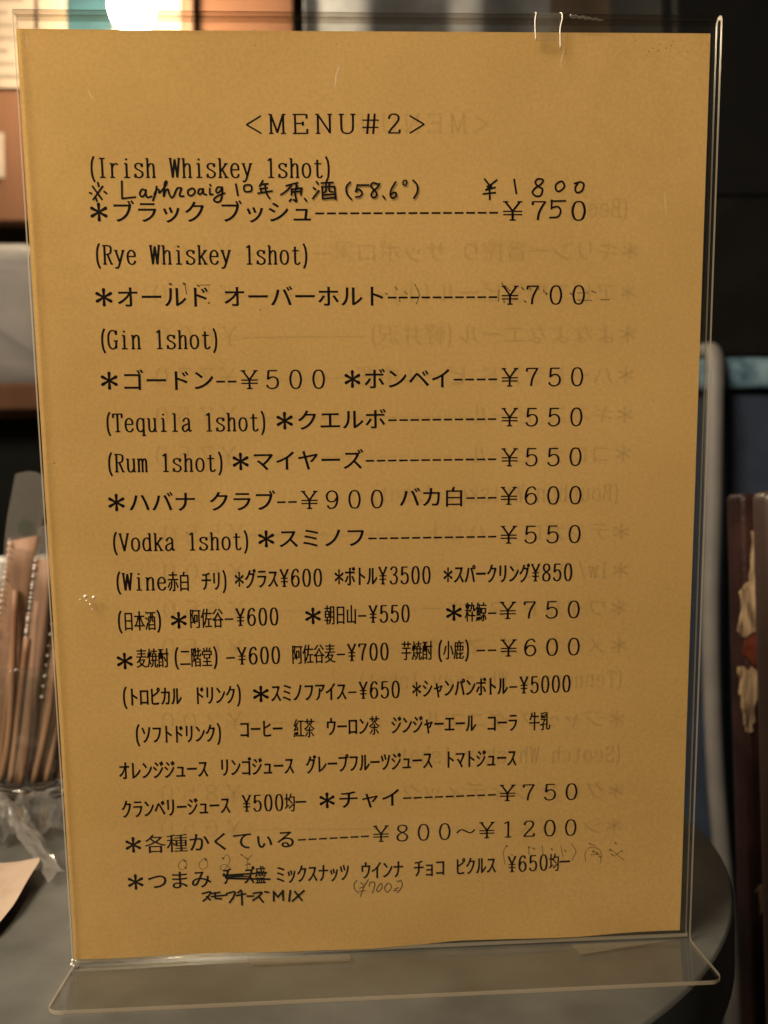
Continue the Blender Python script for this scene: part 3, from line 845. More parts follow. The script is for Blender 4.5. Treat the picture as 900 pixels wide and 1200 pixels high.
def cjk_glyph(ch, squeeze):
    """Outline of a kana or kanji from Blender's own type, its level strokes thinned to a Mincho-like contrast."""
    _tc.body = ch
    bpy.context.view_layer.update()
    dg = bpy.context.evaluated_depsgraph_get()
    me = bpy.data.meshes.new_from_object(_to.evaluated_get(dg))
    bm = bmesh.new()
    bm.from_mesh(me)
    bmesh.ops.remove_doubles(bm, verts=bm.verts, dist=0.0008)
    bmesh.ops.recalc_face_normals(bm, faces=bm.faces)
    off = {}
    for e in bm.edges:
        if len(e.link_faces) != 1:
            continue
        c = e.link_faces[0].calc_center_median()
        v0, v1 = e.verts[0].co, e.verts[1].co
        d = v1 - v0
        nrm = Vector((d.y, -d.x))
        if nrm.length < 1e-9:
            continue
        nrm.normalize()
        # outward side: away from the third corner of the face
        other = [v for v in e.link_faces[0].verts if v not in e.verts][0].co
        if (Vector((other.x - v0.x, other.y - v0.y))).dot(nrm) > 0:
            nrm = -nrm
        for v in e.verts:
            off.setdefault(v.index, []).append((nrm, d.length))
    kanji = ord(ch) >= 0x4e00 and ch != '一'
    dx, dy = (-0.012, 0.003) if kanji else (-0.015, -0.006)
    if squeeze:      # half-width cells keep the stroke weight of the full-width ones
        dx, dy = (-0.034, 0.001) if kanji else (-0.048, -0.006)
    bm.verts.ensure_lookup_table()
    for i, ns in off.items():
        if len(ns) == 2:
            m = ns[0][0] + ns[1][0]
            den = max(0.5, 1 + ns[0][0].dot(ns[1][0]))
            m = m / den
        else:
            m = sum((q[0] for q in ns), Vector((0, 0))) / len(ns)
        v = bm.verts[i]
        v.co.x -= m.x * dx
        v.co.y -= m.y * dy
    polys = [[(v.co.x, v.co.y) for v in f.verts] for f in bm.faces]
    bm.free()
    bpy.data.meshes.remove(me)
    return polys


def glyph(ch, squeeze=False):
    """(list of layers of polygons, natural width in em)."""
    key = (ch, squeeze and ord(ch) > 256)
    if key in _glyphs:
        return _glyphs[key]
    half = ord(ch) < 256
    if ch in G:
        layers = []
        for s in G[ch]:
            if s[0] == 's':
                layers.append(nib_ribbon([(s[1] / 100, s[3] / 100), (s[2] / 100, s[3] / 100)], False, NIB_V, NIB_H, 0))
            elif s[0] == 'l':
                layers.append(nib_ribbon([(x / 100, y / 100) for x, y in s[1:]], False, NIB_V, NIB_H * (1.35 if ch == '-' else 1)))
            else:
                layers.append(nib_ribbon(smooth_path([(x / 100, y / 100) for x, y in s[1:]], s[0] == 'o', 5), s[0] == 'o', NIB_V, NIB_H))
    elif ch == '＊':
        layers = [[p] for p in star_polys(0.5, 0.37, 0.40, 1.0)]
    elif ch == '*':
        layers = [[p] for p in star_polys(0.25, 0.36, 0.36, 0.62)]
    else:
        layers = [cjk_glyph(ch, squeeze)]
    _glyphs[key] = (layers, 0.5 if half else 1.0)
    return _glyphs[key]


# ------------------------------------------------------------------ the sheet's own frame: x right, z up along the sheet, y away from the viewer (mm in, m out)
LEAN = math.radians(8.0)


def sheet_wave(x, y):
    z = 0.32 * math.sin(x * 0.021 + 0.6) * math.sin(y * 0.013 + 1.0) + 0.06 * math.sin(x * 0.061 + y * 0.047)
    if y < 14:
        z += 0.42 * ((14 - max(y, -2)) / 14) ** 2 * math.sin(x * 0.083 + 0.8)
    return z


def P(x, y, d=0.0):
    """Sheet millimetres (x, y from its lower left corner, d in front of the sheet) to local metres."""
    return ((x - 105.0) / 1000.0, -(sheet_wave(x, y) + d) / 1000.0, (y + 3.0) / 1000.0)


def F(x, y, d=0.0):
    """Same without the paper's waves (for the flat acrylic)."""
    return ((x - 105.0) / 1000.0, -d / 1000.0, (y + 3.0) / 1000.0)


EM = 7.05      # type height in mm


def set_line(name, runs, d, material, parent, jitter=0.0):
    verts, faces = [], []
    for txt, x0, y0, x1, y1 in runs:
        squeeze = txt[0] == 'h'
        if squeeze:
            txt = txt[1:]
        adv = [0.5 if (squeeze or ord(c) < 256) else 1.0 for c in txt]
        total = sum(adv)
        L = math.hypot(x1 - x0, y1 - y0)
        ux, uy = (x1 - x0) / L, (y1 - y0) / L
        vx, vy = (-uy, ux) if x1 > x0 else (uy, -ux)
        cell = L / total
        pen = 0.0
        for c, a in zip(txt, adv):
            if c in ' 　':
                pen += a
                continue
            layers, nat = glyph(c, squeeze)
            for li, polys in enumerate(layers):
                for poly in polys:
                    base = len(verts)
                    for gx, gy in poly:
                        u = (pen + gx / nat * a) * cell
                        v = gy * EM
                        verts.append(P(x0 + ux * u + vx * v, y0 + uy * u + vy * v, d + (0.001 * li if d > 0 else -0.001 * li)))
                    faces.append(tuple(range(base, base + len(poly))))
            pen += a
    return obj(name, from_py(name, verts, faces), material, parent)


def pen_strokes(name, strokes, d, material, parent, scale=1.0):
    verts, faces = [], []
    li = 0
    for kind, wd, pts in strokes:
        segs = [smooth_path(pts, kind == 'o', 6)] if kind != 'l' else [[pts[i], pts[i + 1]] for i in range(len(pts) - 1)]
        for sg in segs:
            li += 1
            w2 = wd * scale
            for q in nib_ribbon(sg, kind == 'o', w2, w2 * 0.9, 0.8):
                base = len(verts)
                verts.extend(P(x, y, d + 0.0015 * li) for x, y in q)
                faces.append((base, base + 1, base + 2, base + 3))
            if kind != 'o':
                for (x, y) in (sg[0], sg[-1]):
                    li += 1
                    base = len(verts)
                    verts.extend(P(x + 0.5 * w2 * math.cos(k * math.pi / 4), y + 0.5 * w2 * math.sin(k * math.pi / 4), d + 0.0015 * li) for k in range(8))
                    faces.append(tuple(range(base, base + 8)))
    return obj(name, from_py(name, verts, faces), material, parent)


# ------------------------------------------------------------------ setting
floor = box("floor", -3, 3, -2, 1.6, -0.76, -0.70, solid("dark_floor", (0.018, 0.014, 0.012), (0.03, 0.024, 0.02), 5, 0.5))
floor["kind"] = "structure"
wall = box("wall", -3, 3, 1.30, 1.36, -0.70, 2.2, solid("dim_plaster", (0.10, 0.07, 0.05), (0.13, 0.09, 0.065), 6, 0.8))
wall["kind"] = "structure"

# round table
TC = (-0.048, 0.116)
table = empty("round_table", (TC[0], TC[1], -0.70))
tag(table, "small round table with a grey-green laminate top and dark rim under the menu stand", "table")
prof = [(0.0, 0.70), (0.2040, 0.70), (0.2046, 0.6995), (0.2050, 0.6985)]
prof_edge = [(0.2050, 0.6985), (0.2052, 0.690), (0.2050, 0.6745), (0.2035, 0.673), (0.0, 0.673)]
obj("tabletop", lathe_mesh("tabletop", prof, 160), M_TABLE, table)
obj("edge_band", lathe_mesh("edge_band", prof_edge, 160), M_TABLE_EDGE, table)
obj("pedestal", lathe_mesh("pedestal", [(0.0, 0.0), (0.15, 0.0), (0.15, 0.012), (0.03, 0.03), (0.024, 0.06), (0.024, 0.64), (0.07, 0.6725), (0.0, 0.6725)], 48), M_METAL, table)

# ------------------------------------------------------------------ acrylic stand
stand = empty("menu_stand", (0, 0, 0), (LEAN, 0, 0))
tag(stand, "clear acrylic menu stand with a folded top and rounded foot on the round table", "menu stand")
X0, X1 = 0.2, 212.6          # left and right ends in sheet millimetres
th = math.radians(82)
bdir = (math.sin(th), math.cos(th))       # along the foot: (toward viewer, up)
bn = (-math.cos(th), math.sin(th))
FOOT = 29.5


def foot_pt(t):
    return (bdir[0] * t + bn[0] * 0.74, -3 + bdir[1] * t + bn[1] * 0.74)


path = []                                  # (d toward viewer, y, inset of the ends)
path += [(-0.3, -1.5, 0.0), (-0.9, -1.5, 0.0), (-1.4, -1.2, 0.0), (-1.75, -0.6, 0.0)]
path += [(-1.75, y, 0.0) for y in (-0.3, 20, 90, 160, 230, 290, 299.4, 299.8)]
for k in range(1, 8):
    a = math.pi * (1 - k / 8)
    path.append((1.75 * math.cos(a), 299.8 + 1.75 * math.sin(a), 0.0))
path += [(1.75, y, 0.0) for y in (299.8, 299.4, 290, 230, 160, 90, 20, 0.2, -0.4)]
q0, q2 = (1.75, -0.4), foot_pt(4.5)
q1 = (1.75, foot_pt(1.8)[1])
for k in range(1, 9):
    t = k / 8
    path.append(tuple((1 - t) ** 2 * a + 2 * t * (1 - t) * b + t * t * c for a, b, c in zip(q0, q1, q2)) + (0.0,))
RC = 4.5
for t in (4.9, 12, 18, FOOT - RC):
    path.append(foot_pt(t) + (0.0,))
for k in range(1, 9):
    a = math.pi / 2 * k / 8
    path.append(foot_pt(FOOT - RC + RC * math.sin(a)) + (RC * (1 - math.cos(a)),))
verts, faces, fm = [], [], []
HT = 0.65                                   # half thickness, mm
for i, (d, y, ins) in enumerate(path):
    p0, p2 = path[max(i - 1, 0)], path[min(i + 1, len(path) - 1)]
    tx, ty = p2[0] - p0[0], p2[1] - p0[1]
    L = math.hypot(tx, ty)
    nx, ny = -ty / L, tx / L
    for xx in (X0 + ins, X1 - ins):
        for s in (1, -1):
            verts.append(F(xx, y + ny * HT * s, d + nx * HT * s))
for i in range(len(path) - 1):
    a, b = i * 4, i * 4 + 4
    faces += [(a, a + 2, b + 2, b), (a + 1, b + 1, b + 3, a + 3), (a, b, b + 1, a + 1), (a + 2, a + 3, b + 3, b + 2)]
    k = 2 if path[i][1] > 299.5 and path[i + 1][1] > 299.5 else 0
    fm += [k, k, 1, 1]
e = (len(path) - 1) * 4
faces += [(0, 1, 3, 2), (e, e + 2, e + 3, e + 1)]
fm += [1, 1]
me = from_py("acrylic_sheet", verts, faces)
sheet = obj("acrylic_sheet", me, [M_ACRYL, M_EDGE, M_FOLD], stand)
for p, k in zip(me.polygons, fm):
    p.material_index = k
    p.use_smooth = False

# folded clear tape over the top edge
def strip_mesh(name, rows):
    v, f = [], []
    n = len(rows[0])
    for r in rows:
        v += r
    for i in range(len(rows) - 1):
        for k in range(n - 1):
            f.append((i * n + k, i * n + k + 1, (i + 1) * n + k + 1, (i + 1) * n + k))
    return from_py(name, v, f, True)


rows = []
for d, y in [(2.55, 293.5), (2.5, 297), (2.5, 300), (1.9, 301.6), (0.7, 302.35), (-0.7, 302.35), (-1.9, 301.6), (-2.5, 300), (-2.5, 292)]:
    rows.append([F(x + 0.5 * math.sin(y * 0.6 + k), y, d) for k, x in enumerate((155.0, 157.5, 160, 162.7))])
obj("tape_tab", strip_mesh("tape_tab", rows), M_TAPE, stand)
bead = []
for sgn, xx in ((0, 155.0), (1, 162.9)):
    pts = [F(xx + 0.35 * math.sin(y * 0.9 + sgn), y, d) for d, y in [(2.6, 293.8 - 2.5 * sgn), (2.6, 297), (2.6, 300), (1.95, 301.7), (0.7, 302.45)]]
    bead.append(obj("tape_edge_glint", tube_mesh("tape_edge_glint", smooth_path(pts, False, 5), 0.00017, 6), M_GLINT, stand))  # bright rim of the tape put in as a pale tube
random.seed(3)
pts, rr = [], []
for k in range(24):
    x = 165.5 + k * 0.45
    pts.append(F(x, 301.2 - 0.05 * k - 0.5 * abs(math.sin(k * 0.7)), 2.3))
    rr.append(0.00048 * (1 - k / 26) * (0.6 + 0.6 * random.random()) + 0.0001)
obj("glue_streak", tube_mesh("glue_streak", pts, rr, 8), M_CRUMPLED, stand)
# little mars on the front pane: their sparkle put in as pale shiny domes
def dome(bm, x, y, d, r, sq=0.5):
    g = bmesh.ops.create_icosphere(bm, subdivisions=2, radius=1.0)
    c = Vector(F(x, y, d))
    for v in g["verts"]:
        v.co = Vector((c.x + v.co.x * r / 1000, c.y + v.co.y * r * sq / 1000, c.z + v.co.z * r / 1000))


bm = bmesh.new()
for x, y, r in ((11.6, 125.6, 0.62), (14.2, 125.2, 0.55), (12.0, 124.2, 0.35), (13.0, 123.0, 0.3), (9.9, 124.6, 0.28), (13.6, 121.4, 0.22)):
    dome(bm, x, y, 2.42, r)
M_SPARKLE = solid("pale_sparkle", (0.75, 0.70, 0.6), (0.85, 0.8, 0.7), 100, 0.12, spec=0.9)  # pale shiny colour standing in for sparkle on the acrylic
obj("mar_sparkle", from_bm("mar_sparkle", bm, True), M_SPARKLE, stand)
bm = bmesh.new()
for x, y, d, r in ((0.4, 0.6, 2.3, 0.55), (0.1, -0.6, 2.6, 0.6), (0.9, -0.9, 3.0, 0.4), (1.4, 0.4, 2.3, 0.3)):
    dome(bm, x, y, d, r, 0.8)
obj("corner_sparkle", from_bm("corner_sparkle", bm, True), M_SPARKLE, stand)  # glint at the bend's corner, added as pale domes

for xa, ya, xb, yb, r in ((95.6, 287.0, 94.0, 279.5, 0.10), (21.0, 279.0, 22.4, 276.0, 0.12), (3.9, 294.0, 4.3, 290.5, 0.10), (164.0, 292.0, 162.5, 286.0, 0.06), (196.0, 250.0, 196.8, 243.0, 0.05)):
    n_ = 8
    pts = [F(xa + (xb - xa) * k / n_ + 0.12 * math.sin(k * 1.1), ya + (yb - ya) * k / n_, 2.43) for k in range(n_ + 1)]
    obj("scratch", tube_mesh("scratch", pts, [r / 1000 * math.sin(math.pi * (k + 0.4) / (n_ + 0.8)) for k in range(n_ + 1)], 6), M_SCRATCH, stand)  # fine scratches, their glint put into the pale colour

# ------------------------------------------------------------------ the menu sheet between the panes
def bottom(x):
    for (xa, ya), (xb, yb) in zip(EDGE, EDGE[1:]):
        if x <= xb:
            return ya + (yb - ya) * (x - xa) / (xb - xa)
    return EDGE[-1][1]


NX, NY = 70, 99
v, f = [], []
for j in range(NY + 1):
    for i in range(NX + 1):
        x = 0.25 + i * 209.6 / NX
        t = j / NY
        y = bottom(x) * (1 - t) ** 3 + 297.0 * t if j else bottom(x)
        v.append(P(x, y))
for j in range(NY):
    for i in range(NX):
        a = j * (NX + 1) + i
        f.append((a, a + 1, a + NX + 2, a + NX + 1))
menu = obj("menu_sheet", from_py("menu_sheet", v, f, True), M_PAPER)
menu.rotation_euler = (LEAN, 0, 0)
tag(menu, "yellowed drinks menu sheet with printed and handwritten prices, inside the acrylic stand", "menu")

# printed lines, top to bottom (several runs make one line)
LINE_BREAKS = (1, 2, 5, 6, 9, 10, 16, 20, 24, 30, 34, 39, 47, 54, 59, 66, 70, 75, 78, 99)
start = 0
for stop in LINE_BREAKS:
    runs = PRINT[start:stop]
    if runs:
        set_line("printed_line", runs, 0.05, M_INK, menu)
    start = stop
pen_strokes("handwritten_note", NOTE_MALT, 0.075, M_PEN, menu, 1.25)["label"] = "handwritten whisky note with its strength in brackets"
pen_strokes("handwritten_note", NOTE_PRICE, 0.075, M_PEN, menu, 1.25)["label"] = "handwritten price 1800 and inked-over 5"
pen_strokes("handwritten_note", NOTE_CHEESE, 0.09, M_PEN, menu, 1.12)["label"] = "thick marker note MIX and crossed-out word"
pen_strokes("handwritten_note", NOTE_700, 0.075, M_BALL, menu)["label"] = "thin pencilled price in brackets"
for strokes in (SOAK_PRICE, SOAK_NOTE, SOAK_LINE, SOAK_DOTS):
    pen_strokes("soaked_through_ink", strokes, 0.03, M_BLEED, menu, 1.15)["label"] = "mirror-image marker strokes soaked through from the back"
# print on the back of the sheet, seen by the light that comes through
set_line("reverse_print", REVERSE, -0.05, M_BACK, menu)["label"] = "faint mirror-image print of the reverse side"
random.seed(5)
for x, y, wd in SPECKS:
    n = 7
    sx = random.choice((1, 1, 1.5))
    ring = []
    for k in range(n):
        a = 2 * math.pi * k / n
        r = wd * 0.5 * random.uniform(0.7, 1.25)
        ring.append(P(x + r * math.cos(a) * sx, y + r * math.sin(a), 0.04))
    obj("stain_speck", from_py("stain_speck", ring, [tuple(range(n))]), M_SPECK, menu)
for Q in TAPES:
    # stuck on the foot, just in front of the sheet: (x, distance toward the viewer) in mm
    vs = []
    for x, t in Q:
        d, y = foot_pt(max(t, 3.2))
        vs.append(F(x, y + bn[1] * 0.74, d + bn[0] * 0.74))
    o = obj("tape_strip", from_py("tape_strip", vs, [tuple(range(len(vs)))]), M_TAPE, stand)
    sm = o.modifiers.new("thickness", 'SOLIDIFY')
    sm.thickness = 0.00006
# ------------------------------------------------------------------ glass with wrapped sticks
GC = (-0.186, 0.199)
glass = empty("drinking_glass", (GC[0], GC[1], 0.0))
tag(glass, "low clear drinking glass holding brown wrapped sticks, left of the menu stand", "glass")
obj("base", lathe_mesh("base", [(0.0, 0.0012), (0.022, 0.0004), (0.026, 0.0012), (0.0292, 0.0045), (0.0306, 0.009), (0.0292, 0.0105), (0.015, 0.0092), (0.0, 0.0090)], 64), M_GLASS, glass)
obj("wall", lathe_mesh("wall", [(0.0306, 0.0115), (0.0322, 0.03), (0.0336, 0.0745), (0.0331, 0.0752), (0.0325, 0.0745), (0.0311, 0.03), (0.0294, 0.0120)], 64), M_GLASS_WALL, glass)


def wrapped_stick(bx, by, tx, ty, tz, wide, film_up, dots, label, green=False, turn=0.0):
    """A flat brown stick in a clear sleeve; bottom (bx, by) inside the glass, top (tx, ty, tz)."""
    a, b = Vector((bx, by - 0.006, 0.0118)), Vector((tx, ty - 0.006, tz))
    ax = (b - a).normalized()
    L = (b - a).length
    side = Vector((math.cos(turn), math.sin(turn), 0))
    side = (side - ax * side.dot(ax)).normalized()
    nrm = ax.cross(side).normalized()
    root = empty("wrapped_stick", a)
    tag(root, label, "wrapped stick", "wrapped sticks in the glass")
    hw, hd = wide * 0.5, 0.0022
    # stick: rounded flat bar with a slanted, slightly worn end
    v, f = [], []
    seg = 14
    rows = 9
    for i in range(rows):
        t = i / (rows - 1)
        for k in range(seg):
            an = 2 * math.pi * k / seg
            c, s = math.cos(an), math.sin(an)
            sx = math.copysign(abs(c) ** 0.6, c) * hw * (0.78 + 0.22 * t)
            sy = math.copysign(abs(s) ** 0.6, s) * hd
            bow = 0.0012 * math.sin(t * math.pi)
            up = t * L + (sx * 0.35 if i == rows - 1 else 0)
            v.append(ax * up + side * (sx + bow) + nrm * sy)
    for i in range(rows - 1):
        for k in range(seg):
            k2 = (k + 1) % seg
            f.append((i * seg + k, i * seg + k2, (i + 1) * seg + k2, (i + 1) * seg + k))
    f.append(tuple(range(seg - 1, -1, -1)))
    f.append(tuple((rows - 1) * seg + k for k in range(seg)))
    obj("stick", from_py("stick", v, f, True), M_STICK, root)
    # sleeve
    v, f = [], []
    rows = 16
    fw = hw + 0.0016
    for i in range(rows):
        t = i / (rows - 1)
        up = 0.006 + t * (L + film_up - 0.006)
        flat = 0.30 if up > L else 1.0
        for k in range(seg):
            an = 2 * math.pi * k / seg
            c, s = math.cos(an), math.sin(an)
            wob = 1 + 0.06 * math.sin(3 * an + i * 1.3 + bx * 900)
            v.append(ax * (up + (0.0035 * (1 - abs(c)) if i == rows - 1 else 0)) + side * (c * fw * wob) + nrm * (s * (hd + 0.001) * wob * flat))
    for i in range(rows - 1):
        for k in range(seg):
            k2 = (k + 1) % seg
            f.append((i * seg + k, i * seg + k2, (i + 1) * seg + k2, (i + 1) * seg + k))
    film = obj("film", from_py("film", v, f), M_FILM, root)
    if dots:
        bm = bmesh.new()
        n = dots
        for i in range(n):
            up = L * (0.42 + 0.60 * i / n) + random.uniform(-0.0006, 0.0006)
            c = ax * up + side * (-hw * 0.86) - nrm * (hd + 0.0011)
            if c.z + a.z > tz + 0.004:
                continue
            g = bmesh.ops.create_icosphere(bm, subdivisions=1, radius=random.uniform(0.0004, 0.0009))
            for vv in g["verts"]:
                vv.co += c
        obj("crimped_seam_glints", from_bm("crimped_seam_glints", bm, True), M_GLINT, film)  # glints along the crimped seam, put in as pale beads
    if green:
        c = ax * (L + 0.006) + nrm * (-0.0004)
        q = [c + side * sx + ax * sz for sx, sz in ((-0.003, -0.003), (0.0035, -0.002), (0.003, 0.004), (-0.001, 0.006), (-0.0035, 0.002))]
        o = obj("green_mark", from_py("green_mark", q, [(0, 1, 2, 3, 4)]), M_GREEN, film)
        o.modifiers.new("thickness", 'SOLIDIFY').thickness = 0.0001
    return root


random.seed(11)
gx, gy = GC
wrapped_stick(-0.2085, 0.1930, -0.1835, 0.1790, 0.1440, 0.0150, 0.034, 26, "broad brown stick in clear film with a green mark near its top", True, 0.20)
wrapped_stick(-0.1895, 0.1815, -0.1722, 0.1800, 0.1330, 0.0095, 0.016, 34, "narrow brown stick in clear film with a glinting seam, beside the broad one", False, -0.15)
wrapped_stick(-0.1790, 0.1840, -0.1630, 0.1850, 0.1220, 0.0085, 0.014, 12, "short brown wrapped stick closest to the menu stand, half hidden by it", False, 0.1)
wrapped_stick(-0.2090, 0.1960, -0.1990, 0.1820, 0.1150, 0.0090, 0.014, 0, "brown wrapped stick cut off by the left edge of the photo", False, 0.4)
wrapped_stick(-0.1900, 0.2000, -0.1720, 0.2020, 0.1380, 0.0110, 0.018, 0, "brown wrapped stick at the back of the glass, behind the broad one", False, 0.1)
for k in range(12):
    bx = gx - 0.016 + 0.0031 * k
    by = gy - math.sqrt(max(0.0, 0.0262 ** 2 - (bx - gx) ** 2)) * (0.98 if k % 2 else 0.80)
    tx = bx + 0.010 + 0.0006 * ((k * 7) % 5)
    ty = gy - math.sqrt(max(0.0, 0.0285 ** 2 - (tx - gx) ** 2)) * (0.96 if k % 2 else 0.74) if abs(tx - gx) < 0.027 else gy - 0.006
    tz = 0.084 + 0.0065 * ((k * 5) % 7)
    pts = [Vector((bx, by, 0.0122)), Vector(((bx + tx) / 2 + 0.001 * math.sin(k * 2), (by + ty) / 2, 0.045)), Vector((tx, ty, tz))]
    o = obj("thin_stick", tube_mesh("thin_stick", smooth_path([tuple(p) for p in pts], False, 6), 0.0018, 8), M_STICK)
    tag(o, "thin brown bare stick standing in the lower part of the glass among the wrapped sticks", "stick", "thin sticks in the glass")

# ------------------------------------------------------------------ empty wrappers on the table
def crumpled_strip(name, pts, width, seed, mat_, amp=0.0016, lift=0.0014):
    random.seed(seed)
    path_ = smooth_path(pts, False, 4)
    v, f = [], []
    m = 6
    for i, p in enumerate(path_):
        a = path_[max(i - 1, 0)]
        b = path_[min(i + 1, len(path_) - 1)]
        d = Vector(b) - Vector(a)
        d.z = 0
        d.normalize()
        s = Vector((-d.y, d.x, 0))
        for k in range(m):
            u = k / (m - 1) - 0.5
            z = max(0.0004, p[2] + lift * (1 - (2 * u) ** 2) + random.uniform(-amp, amp))
            q = Vector((p[0], p[1], 0)) + s * (u * width * (0.85 + 0.3 * random.random()))
            v.append((q.x, q.y, z))
    for i in range(len(path_) - 1):
        for k in range(m - 1):
            f.append((i * m + k, i * m + k + 1, (i + 1) * m + k + 1, (i + 1) * m + k))
    return obj(name, from_py(name, v, f), mat_)


o = crumpled_strip("film_wrapper", [(-0.1900, 0.150, 0.012), (-0.176, 0.132, 0.010), (-0.160, 0.110, 0.007), (-0.146, 0.088, 0.005), (-0.1315, 0.0660, 0.003)], 0.0090, 2, M_SLEEVE, 0.0011, 0.003)
tag(o, "empty clear film sleeve lying slanted on the table in front of the glass", "wrapper")
o = crumpled_strip("crumpled_film", [(-0.200, 0.115, 0.004), (-0.186, 0.128, 0.008), (-0.172, 0.136, 0.010), (-0.156, 0.140, 0.006), (-0.138, 0.140, 0.002)], 0.044, 4, M_CRUMPLED, 0.0062, 0.004)
tag(o, "crumpled glittering cellophane on the table right in front of the glass foot", "wrapper")
# tan paper wrapper, creased, with its right end folded over
random.seed(21)
v, f = [], []
nu, nv = 9, 6
for j in range(nv + 1):
    for i in range(nu + 1):
        u, t = i / nu, j / nv
        edge = -0.1395 - 0.0035 * t + random.uniform(-0.0012, 0.0012)
        x = -0.235 + u * (edge + 0.235)
        y = 0.022 + t * 0.060 - 0.006 * u * (1 - t) + random.uniform(-0.0012, 0.0012)
        z = 0.0085 + 0.004 * math.sin(u * 5.0 + 0.5) + random.uniform(-0.0013, 0.0013)
        if i == nu:
            z = 0.0035 + 0.004 * t
        v.append((x, y, max(z, 0.0008)))
for j in range(nv):
    for i in range(nu):
        a = j * (nu + 1) + i
        f.append((a, a + 1, a + nu + 2, a + nu + 1))
o = obj("paper_wrapper", from_py("paper_wrapper", v, f), M_TAN)
sb = o.modifiers.new("soften", 'SUBSURF')
sb.levels = sb.render_levels = 1
o.modifiers.new("thickness", 'SOLIDIFY').thickness = 0.00015
tag(o, "tan torn paper wrapper with a curled end at the left edge of the round table", "wrapper")

# ------------------------------------------------------------------ behind: lamp, wall, shelf
lamp = empty("pendant_lamp", (-0.292, 0.90, 0.875))
tag(lamp, "glowing round pendant lamp behind the top left of the menu stand", "lamp")
LAMP_R = 0.031
obj("bulb", lathe_mesh("bulb", [(0.0, -LAMP_R)] + [(LAMP_R * math.sin(k * math.pi / 16), -LAMP_R * math.cos(k * math.pi / 16)) for k in range(1, 16)] + [(0.0, LAMP_R)], 32),
    emit("lamp_glow", LAMP_COLOR, LAMP_STRENGTH), lamp)
obj("cap", lathe_mesh("cap", [(0.0, 0.070), (0.020, 0.068), (0.026, 0.048), (0.024, 0.0435), (0.0, 0.0435)], 24), solid("brass", (0.30, 0.20, 0.08), None, 20, 0.4), lamp)
obj("cord", tube_mesh("cord", [(0, 0, 0.068), (0, 0, 1.30)], 0.003, 8), M_METAL, lamp)

M_CREAM = solid("cream_poster_paper", (0.20, 0.155, 0.115), (0.25, 0.195, 0.145), 12, 0.8)
M_WOOD = solid("orange_brown_wood", (0.075, 0.034, 0.018), (0.11, 0.052, 0.028), 10, 0.7, 0.1, 120, (1, 1, 0.12), spec=0.1)
M_DKWOOD = solid("dark_brown_wood", (0.05, 0.025, 0.014), (0.09, 0.045, 0.025), 10, 0.5, 0.1, 120, (1, 1, 0.12))
M_BLKWOOD = solid("near_black_wood", (0.004, 0.005, 0.004), (0.007, 0.007, 0.006), 20, 0.7, spec=0.08)
M_TEAL = solid("teal_print", (0.006, 0.022, 0.028), (0.014, 0.045, 0.055), 14, 0.5)
M_LINES = solid("grey_print", (0.11, 0.085, 0.06), (0.14, 0.11, 0.08), 30, 0.7)
M_WHITE = solid("off_white_cloth", (0.12, 0.11, 0.106), (0.18, 0.165, 0.158), 9, 0.8, 0.3, 60)

pt = empty("wooden_partition", (-0.45, 1.05, -0.70))
tag(pt, "orange-brown wooden partition behind the left side of the menu stand, carrying a poster and notices", "partition")
box("panel", -0.50, 0.375, 0.0, 0.03, 1.33, 2.6, M_WOOD, pt, 0.003)
box("post", 0.205, 0.222, -0.025, -0.001, 1.45, 2.6, M_DKWOOD, pt, 0.003)
box("panel", -0.50, 0.375, 0.0, 0.03, 0.0, 1.02, M_BLKWOOD, pt, 0.003)
box("back_panel", -0.50, 0.375, 0.20, 0.22, 1.021, 1.329, M_DKWOOD, pt)
box("ledge", -0.50, 0.375, -0.10, 0.19, 1.022, 1.06, M_WOOD, pt, 0.004)
post = empty("poster", (-0.365, 1.045, 0.80))
tag(post, "cream poster with a dark teal picture, beside the lamp at the top left", "poster")
box("sheet", -0.105, 0.115, -0.002, 0.0, -0.02, 0.35, M_CREAM, post)
box("picture", -0.06, 0.010, -0.0032, -0.0022, 0.085, 0.30, M_TEAL, post)
nt_ = empty("paper_notice", (-0.51, 1.045, 0.80))
tag(nt_, "cream paper notice with faint grey lines at the photo's top left corner", "notice")
box("sheet", -0.10, 0.034, -0.002, 0.0, 0.035, 0.40, M_CREAM, nt_)
for k in range(7):
    box("printed_row", -0.09, 0.018 - 0.012 * (k % 3), -0.0032, -0.0022, 0.050 + 0.02 * k, 0.055 + 0.02 * k, M_LINES, nt_)
card = empty("small_card", (-0.545, 1.045, 0.74))
tag(card, "small cream card with a red round mark on the wood below the paper notice", "card")
box("sheet", -0.045, 0.020, -0.002, 0.0, -0.045, 0.025, M_CREAM, card)
bm = bmesh.new()
bmesh.ops.create_cone(bm, segments=24, radius1=0.016, radius2=0.016, depth=0.001, cap_ends=True)
bmesh.ops.rotate(bm, verts=bm.verts, matrix=Matrix.Rotation(math.pi / 2, 3, 'X'))
bmesh.ops.translate(bm, verts=bm.verts, vec=(-0.012, -0.003, -0.012))
obj("red_mark", from_bm("red_mark", bm), solid("red_print", (0.35, 0.03, 0.03), None, 20, 0.5), card)
